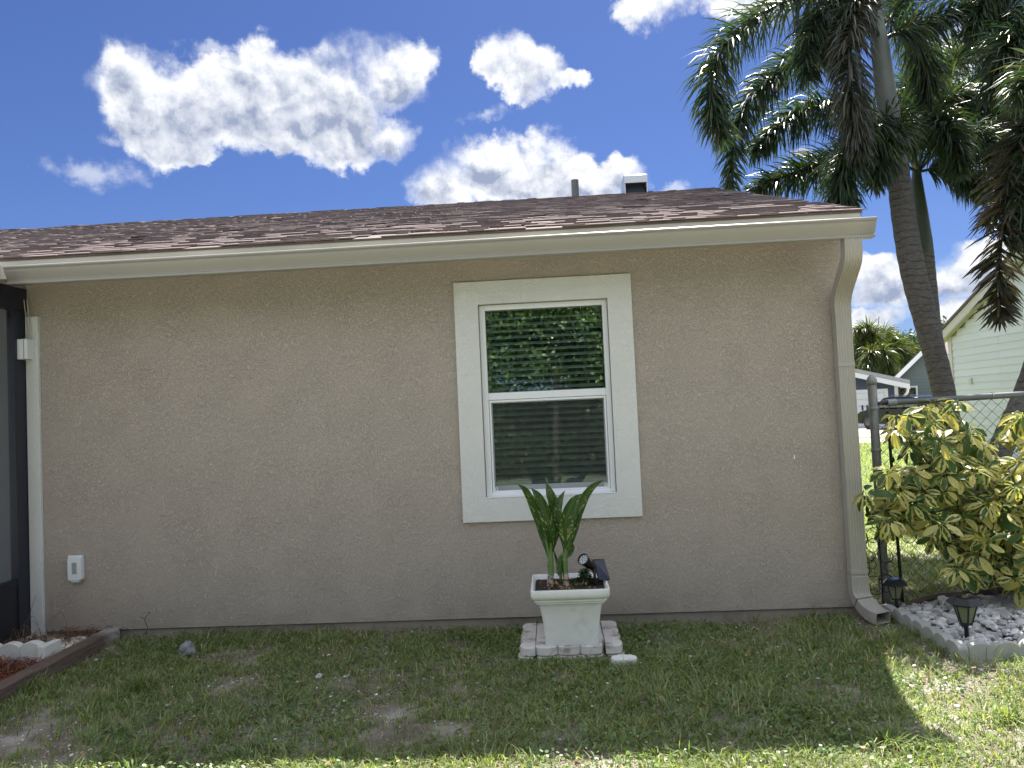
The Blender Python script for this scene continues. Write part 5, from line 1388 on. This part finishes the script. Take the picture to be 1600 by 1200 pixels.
# leaves that show: the ones nearest the eye inside the frame
V = []; F_ = []; UV = []; n0 = 0; done = 0
for (p, R_, s_, vi) in leafs:
    me, v, f, uv = LVAR[vi]
    dd_ = np.array(p)-CAM; pxx = 800+FPX*(dd_@AR)/(dd_@AF)
    if done < 296 and pxx < 1600:
        o = link(bpy.data.objects.new('leaf', me)); adopt(o, shrub); o.location = p-ORG[shrub.name]; o.rotation_euler = R_.to_euler(); o.scale = (s_,)*3; done += 1
    else:
        V.append(v*s_ @ np.array(R_).T + np.array(p)); F_.append(f+n0); UV.append(uv); n0 += len(v)
npmesh('leaves', np.concatenate(V), np.concatenate(F_), 'variegated_leaf', shrub, uv=np.concatenate(UV), smooth=True, kind='stuff')
stems.build('twigs', 'cane_green', shrub)
for bpts, r0_ in (([(2.93, .08, -.05), (2.90, .05, .18), (2.95, .02, .35), (3.05, .05, .7), (3.1, 0, 1.1)], .024), ([(2.97, .1, -.05), (2.82, .02, .3), (2.80, .0, .75), (2.72, -.05, 1.2)], .018), ([(2.9, .06, .05), (2.75, -.02, .22), (2.6, -.08, .42), (2.4, -.12, .7)], .014), ([(3.0, .1, -.05), (3.25, .05, .4), (3.4, .0, .9), (3.4, .0, 1.2)], .018), ([(2.95, .1, .3), (2.7, .05, .6), (2.45, .02, 1.0), (2.35, -.02, 1.15)], .012)):
    MB().tube(crom(bpts, 6), list(np.linspace(r0_, r0_*.4, (len(bpts)-1)*6+1)), 7).build('branch', 'branch', shrub, smooth=True)

# ================================================================== HEDGE behind the photographer (mirrored in the window)
hg = thing('hedge', (0, -11, 0), 'tall dense green hedge on the far side of the yard, mirrored in the window', 'hedge')
hg['kind'] = 'stuff'
cs = []; rs = []; rg_ = random.Random(5)
for k in range(230):
    cs.append((rg_.uniform(-8, 8), rg_.uniform(-13.6, -10.8), rg_.uniform(.3, 6.4))); rs.append((rg_.uniform(.7, 1.2), .7, rg_.uniform(.6, 1.0)))
for k in range(70):
    cs.append((rg_.uniform(-4, 4), rg_.uniform(-13.2, -11.2), rg_.uniform(.8, 4.2))); rs.append((.9, .7, .7))
V, F_ = leafcloud(210000, cs, rs, .105, .1, 31, .6); npmesh('foliage', V, F_, 'hedge_leaf', hg)
hb_ = MB()
for k in range(9): hb_.tube([(-7+k*1.75, -11.3, -.1), (-7+k*1.75+.2, -11.2, 3.2)], [.09, .03], 6)
hb_.build('stems', 'branch', hg)

# ================================================================== GRASS
def blades(n, xr, yr, hr, wr, m, name, seed, dens=None, lean=.8, clump=None, zoff=0., cols=None):
    rg = np.random.default_rng(seed)
    x = rg.uniform(*xr, n); y = rg.uniform(*yr, n)
    if dens is not None:
        k = rg.random(n) < dens(x, y); x, y = x[k], y[k]
    if clump is not None:
        # pull blades into tufts
        gxp = np.round(x/clump+rg.normal(0, .15, len(x))); gyp = np.round(y/clump+rg.normal(0, .15, len(x)))
        jx = (np.sin(gxp*12.9898+gyp*78.233)*43758.5453) % 1; jy = (np.sin(gxp*39.34+gyp*11.13)*24634.63) % 1
        cx_ = (gxp+jx-.5)*clump; cy_ = (gyp+jy-.5)*clump; pull = rg.random(len(x))*.8
        x = x+(cx_-x)*pull; y = y+(cy_-y)*pull; outw = np.arctan2(y-cy_, x-cx_)
    else: outw = rg.uniform(0, 6.283, len(x))
    n = len(x); z = zwin(x, y)+zoff
    h = rg.uniform(*hr, n)*(.6+.8*vnoise(x, y, 1.7, seed+1, 2)); w = rg.uniform(*wr, n)
    a_ = outw+rg.normal(0, .9, n); ln = (lean*rg.uniform(.35, 1.5, n)).clip(0, 1.45)
    d1 = np.stack([np.cos(a_)*np.sin(ln*.5), np.sin(a_)*np.sin(ln*.5), np.cos(ln*.5)], 1)
    l2 = ln*1.35+.15
    d2 = np.stack([np.cos(a_)*np.sin(l2), np.sin(a_)*np.sin(l2), np.cos(l2)], 1)
    t_ = rg.uniform(0, 6.283, n)*.0+a_+np.pi/2+rg.normal(0, .5, n)
    sd_ = np.stack([np.cos(t_), np.sin(t_), np.zeros(n)], 1)*(w*.5)[:, None]
    P0 = np.stack([x, y, z-.004], 1); P1 = P0+d1*(h*.5)[:, None]; P2 = P1+d2*(h*.5)[:, None]
    V = np.stack([P0-sd_*.7, P0+sd_*.7, P1-sd_, P1+sd_, P2-sd_*.12, P2+sd_*.12], 1).reshape(-1, 3)
    b0 = np.arange(n)[:, None]*6
    F_ = np.concatenate([b0+np.array([0, 1, 3, 2]), b0+np.array([2, 3, 5, 4])], 0)
    return npmesh(name, V, F_, m, kind='stuff')
def inside_bare(x, y):
    # timber, planter blocks, stone bed, bare spots seen in the photograph
    ok = np.ones_like(x)
    ok = ok*(~((x < -3.0+(y*.02)) ))
    ok = ok*(~((x > -.24) & (x < .345) & (y > -.675) & (y < -.15)))
    ok = ok*(~((x > 2.09) & (y > -.93)))
    ok = ok*(y < -.0)
    ok = ok*(~((x > 1.86) & (x < 2.06) & (y > -.34)))
    for (px, py, r_, a_) in ((620, 1115, .13, .8), (1300, 1085, .20, .7), (1270, 1000, .22, .45), (1150, 1160, .12, .6), (1420, 1150, .16, .75), (1560, 1150, .22, .55), (380, 1040, .10, .5), (130, 1080, .22, .7), (30, 1150, .35, .95), (960, 1190, .14, .5), (700, 1010, .1, .4), (1200, 985, .2, .5), (600, 1150, .08, .7), (1510, 1110, .15, .6), (90, 1190, .2, .7), (250, 1075, .1, .5)):
        c_ = atz(px, py, 0); d_ = np.sqrt((x-c_.x)**2+((y-c_.y)*1.0)**2)/r_
        ok = ok*(1-a_*np.clip(1.4-d_+.6*(vnoise(x, y, 9, 5, 2)-.5), 0, 1))
    return ok
def dens_main(x, y):
    v = vnoise(x, y, 2.2, 21, 4); base_ = np.clip((v-.26)*4.5, .2, 1.)*np.clip((vnoise(x, y, 3.1, 91, 4)-.30)*11, .15, 1)
    right_ = np.where(x > 1.0, .55+.45*np.clip((vnoise(x, y, 2.3, 19, 3)-.4)*5, 0, 1), 1.)
    wallside = np.clip((-y)/.10, .15, 1)
    return base_*right_*inside_bare(x, y)*wallside
XR, YR_ = (-3.7, 4.3), (-2.7, .0)
blades(330000, XR, YR_, (.025, .062), (.0030, .0068), 'grass_blade', 'grass', 41, dens_main, .92, .06)
def dens_tuft(x, y): return np.clip((vnoise(x, y, 1.3, 77, 3)-.52)*6, 0, 1)*inside_bare(x, y)
blades(34000, XR, YR_, (.05, .105), (.0040, .0080), 'grass_blade', 'tall_grass', 42, dens_tuft, .8, .16)
def dens_straw(x, y): return np.clip((.62-vnoise(x, y, 2.2, 21, 4))*3, .15, 1)*(inside_bare(x, y)*.7+.3)*(~((x > 2.09) & (y > -.93)))*(~((x > -.27) & (x < .37) & (y > -.70)))*(x > -3.0)
blades(90000, XR, YR_, (.02, .06), (.0012, .0028), 'straw', 'dry_grass', 43, dens_straw, 1.3)
# clover and low broad weeds
def clover(n, seed):
    rg = np.random.default_rng(seed); x = rg.uniform(*XR, n); y = rg.uniform(*YR_, n)
    k = rg.random(n) < np.clip((vnoise(x, y, 1.6, 55, 3)-.40)*5, .10, 1)*inside_bare(x, y); x, y = x[k], y[k]; n = len(x)
    z = zwin(x, y)+rg.uniform(.008, .04, n); r = rg.uniform(.005, .010, n)
    tl = rg.normal(0, .45, (n, 2)); a0 = rg.uniform(0, 6.28, n); vs = []
    for q_ in range(6):
        a_ = a0+q_*math.pi/3; dx_ = np.cos(a_)*r; dy_ = np.sin(a_)*r*.8
        vs.append(np.stack([x+dx_, y+dy_, z+dx_*tl[:, 0]+dy_*tl[:, 1]], 1))
    V = np.stack(vs, 1).reshape(-1, 3); b0 = np.arange(n)[:, None]*6
    F_ = np.concatenate([b0+np.array([0, 1, 2, 3]), b0+np.array([0, 3, 4, 5])], 0)
    return npmesh('clover', V, F_, 'clover', kind='stuff')
clover(75000, 51)
# hand-placed tufts visible in the photograph
for i, (px, py, nb, hh) in enumerate(((1395, 1165, 260, .12), (1570, 1130, 200, .13), (30, 1062, 90, .12), (57, 1078, 110, .13), (215, 1075, 260, .12), (345, 990, 120, .14), (1455, 1175, 160, .10), (165, 1095, 160, .1), (1120, 1050, 150, .08))):
    c_ = atz(px, py, 0); 
    rg = np.random.default_rng(500+i); n_ = nb
    ang_ = rg.uniform(0, 6.28, n_); ln = rg.uniform(.4, 1.5, n_); h = hh*rg.uniform(.5, 1.1, n_)
    P0 = np.stack([c_.x+rg.normal(0, .045, n_), c_.y+rg.normal(0, .04, n_), np.zeros(n_)], 1)
    d1 = np.stack([np.cos(ang_)*np.sin(ln*.6), np.sin(ang_)*np.sin(ln*.6), np.cos(ln*.6)], 1); d2 = np.stack([np.cos(ang_)*np.sin(ln*1.4), np.sin(ang_)*np.sin(ln*1.4), np.cos(ln*1.4)], 1)
    sd_ = np.stack([-np.sin(ang_), np.cos(ang_), np.zeros(n_)], 1)*.0026
    P1 = P0+d1*(h*.5)[:, None]; P2 = P1+d2*(h*.5)[:, None]
    V = np.stack([P0-sd_, P0+sd_, P1-sd_, P1+sd_, P2-sd_*.1, P2+sd_*.1], 1).reshape(-1, 3); b0 = np.arange(n_)[:, None]*6
    npmesh('grass_tuft', V, np.concatenate([b0+np.array([0, 1, 3, 2]), b0+np.array([2, 3, 5, 4])], 0), 'grass_blade', kind='stuff')
# lawn beyond the fence: coarse blades thinning with distance
def dens_back(x, y): return np.clip(1.1-(y-.3)/9., .1, 1)*(x > 2.0+.2*(y < .5))*(x < NX-.05)*(~((x > 2.3) & (y < .22)))
blades(130000, (2.0, 7.6), (.12, 8.0), (.035, .075), (.004, .009), 'grass_blade', 'back_grass', 61, dens_back, .8, .09)
blades(40000, (2.5, 14), (8.0, 19.2), (.05, .09), (.012, .02), 'grass_blade', 'far_grass', 62, lambda x, y: (~((x > NX-.05) & (y < 9.6)))*1., .8)
# shell grit, petals, leaf litter
def grit(n, xr, yr, sr, name, m, seed, dens):
    rg = np.random.default_rng(seed); x = rg.uniform(*xr, n); y = rg.uniform(*yr, n); k = rg.random(n) < dens(x, y); x, y = x[k], y[k]
    P_ = np.stack([x, y, zwin(x, y)+.004+rg.random(len(x))*.014], 1); sz = rg.lognormal(math.log(sr), .45, len(x)).clip(sr*.4, sr*3.2)
    mes = [rock_mesh(name+'_shape', seed+k, m, 1, .55) for k in range(4)]; V = []; F_ = []; n0 = 0
    arr = []
    for me in mes:
        v = np.zeros(len(me.vertices)*3); me.vertices.foreach_get('co', v); arr.append((v.reshape(-1, 3), np.array([tuple(p.vertices) for p in me.polygons])))
        bpy.data.meshes.remove(me)
    for i in range(len(x)):
        v, f = arr[i % 4]; c_, s_ = math.cos(i*1.7), math.sin(i*1.7); R_ = np.array([[c_, -s_, 0], [s_, c_, 0], [0, 0, 1]])
        V.append(v @ R_.T*sz[i]+P_[i]); F_.append(f+n0); n0 += len(v)
    return npmesh(name, np.concatenate(V), np.concatenate(F_), m, kind='stuff')
dg = lambda x, y: (np.clip((.50-vnoise(x, y, 2.2, 21, 4))*5, .10, 1)+.9*(y > -.35)*(x > .6)+.4*(x > 1.0)*(vnoise(x, y, 2.5, 8, 3) > .55)).clip(0, 1)*(y < -.02)*(~((x > 2.09) & (y > -.93)))*(x > -3.0)*(~((x > -.27) & (x < .37) & (y > -.70)))
grit(7000, XR, YR_, .0075, 'shell_grit', 'stone_white', 71, dg)
grit(150, XR, YR_, .02, 'loose_stones', 'stone_white', 72, dg)
def flakes(n, name, m, sz, seed, xr=XR, yr=YR_, zr=(.01, .05), dens=None):
    rg = np.random.default_rng(seed); x = rg.uniform(*xr, n); y = rg.uniform(*yr, n)
    k = inside_bare(x, y) > .1; 
    if dens is not None: k = k & (rg.random(n) < dens(x, y))
    x, y = x[k], y[k]; n = len(x)
    V, F_ = leafcloud(n, [(0, 0, 0)], [(1e-6,)*3], sz, .0, seed, .7); V = V.reshape(n, 4, 3); V[:, :, 2] *= .45
    P_ = np.stack([x, y, zwin(x, y)+rg.uniform(*zr, n)], 1); V = (V+P_[:, None, :]).reshape(-1, 3)
    return npmesh(name, V, F_, m, kind='stuff')
flakes(700, 'petals', 'petal', .017, 81, dens=lambda x, y: np.clip((x+3.2)/3.5, .15, 1)*np.clip((-y-.3), .1, 1))
flakes(160, 'leaf_litter', 'dead_leaf', .026, 82)
flakes(120, 'leaf_litter', 'dead_leaf', .035, 83, xr=(.9, 3), yr=(-1.3, -.05))
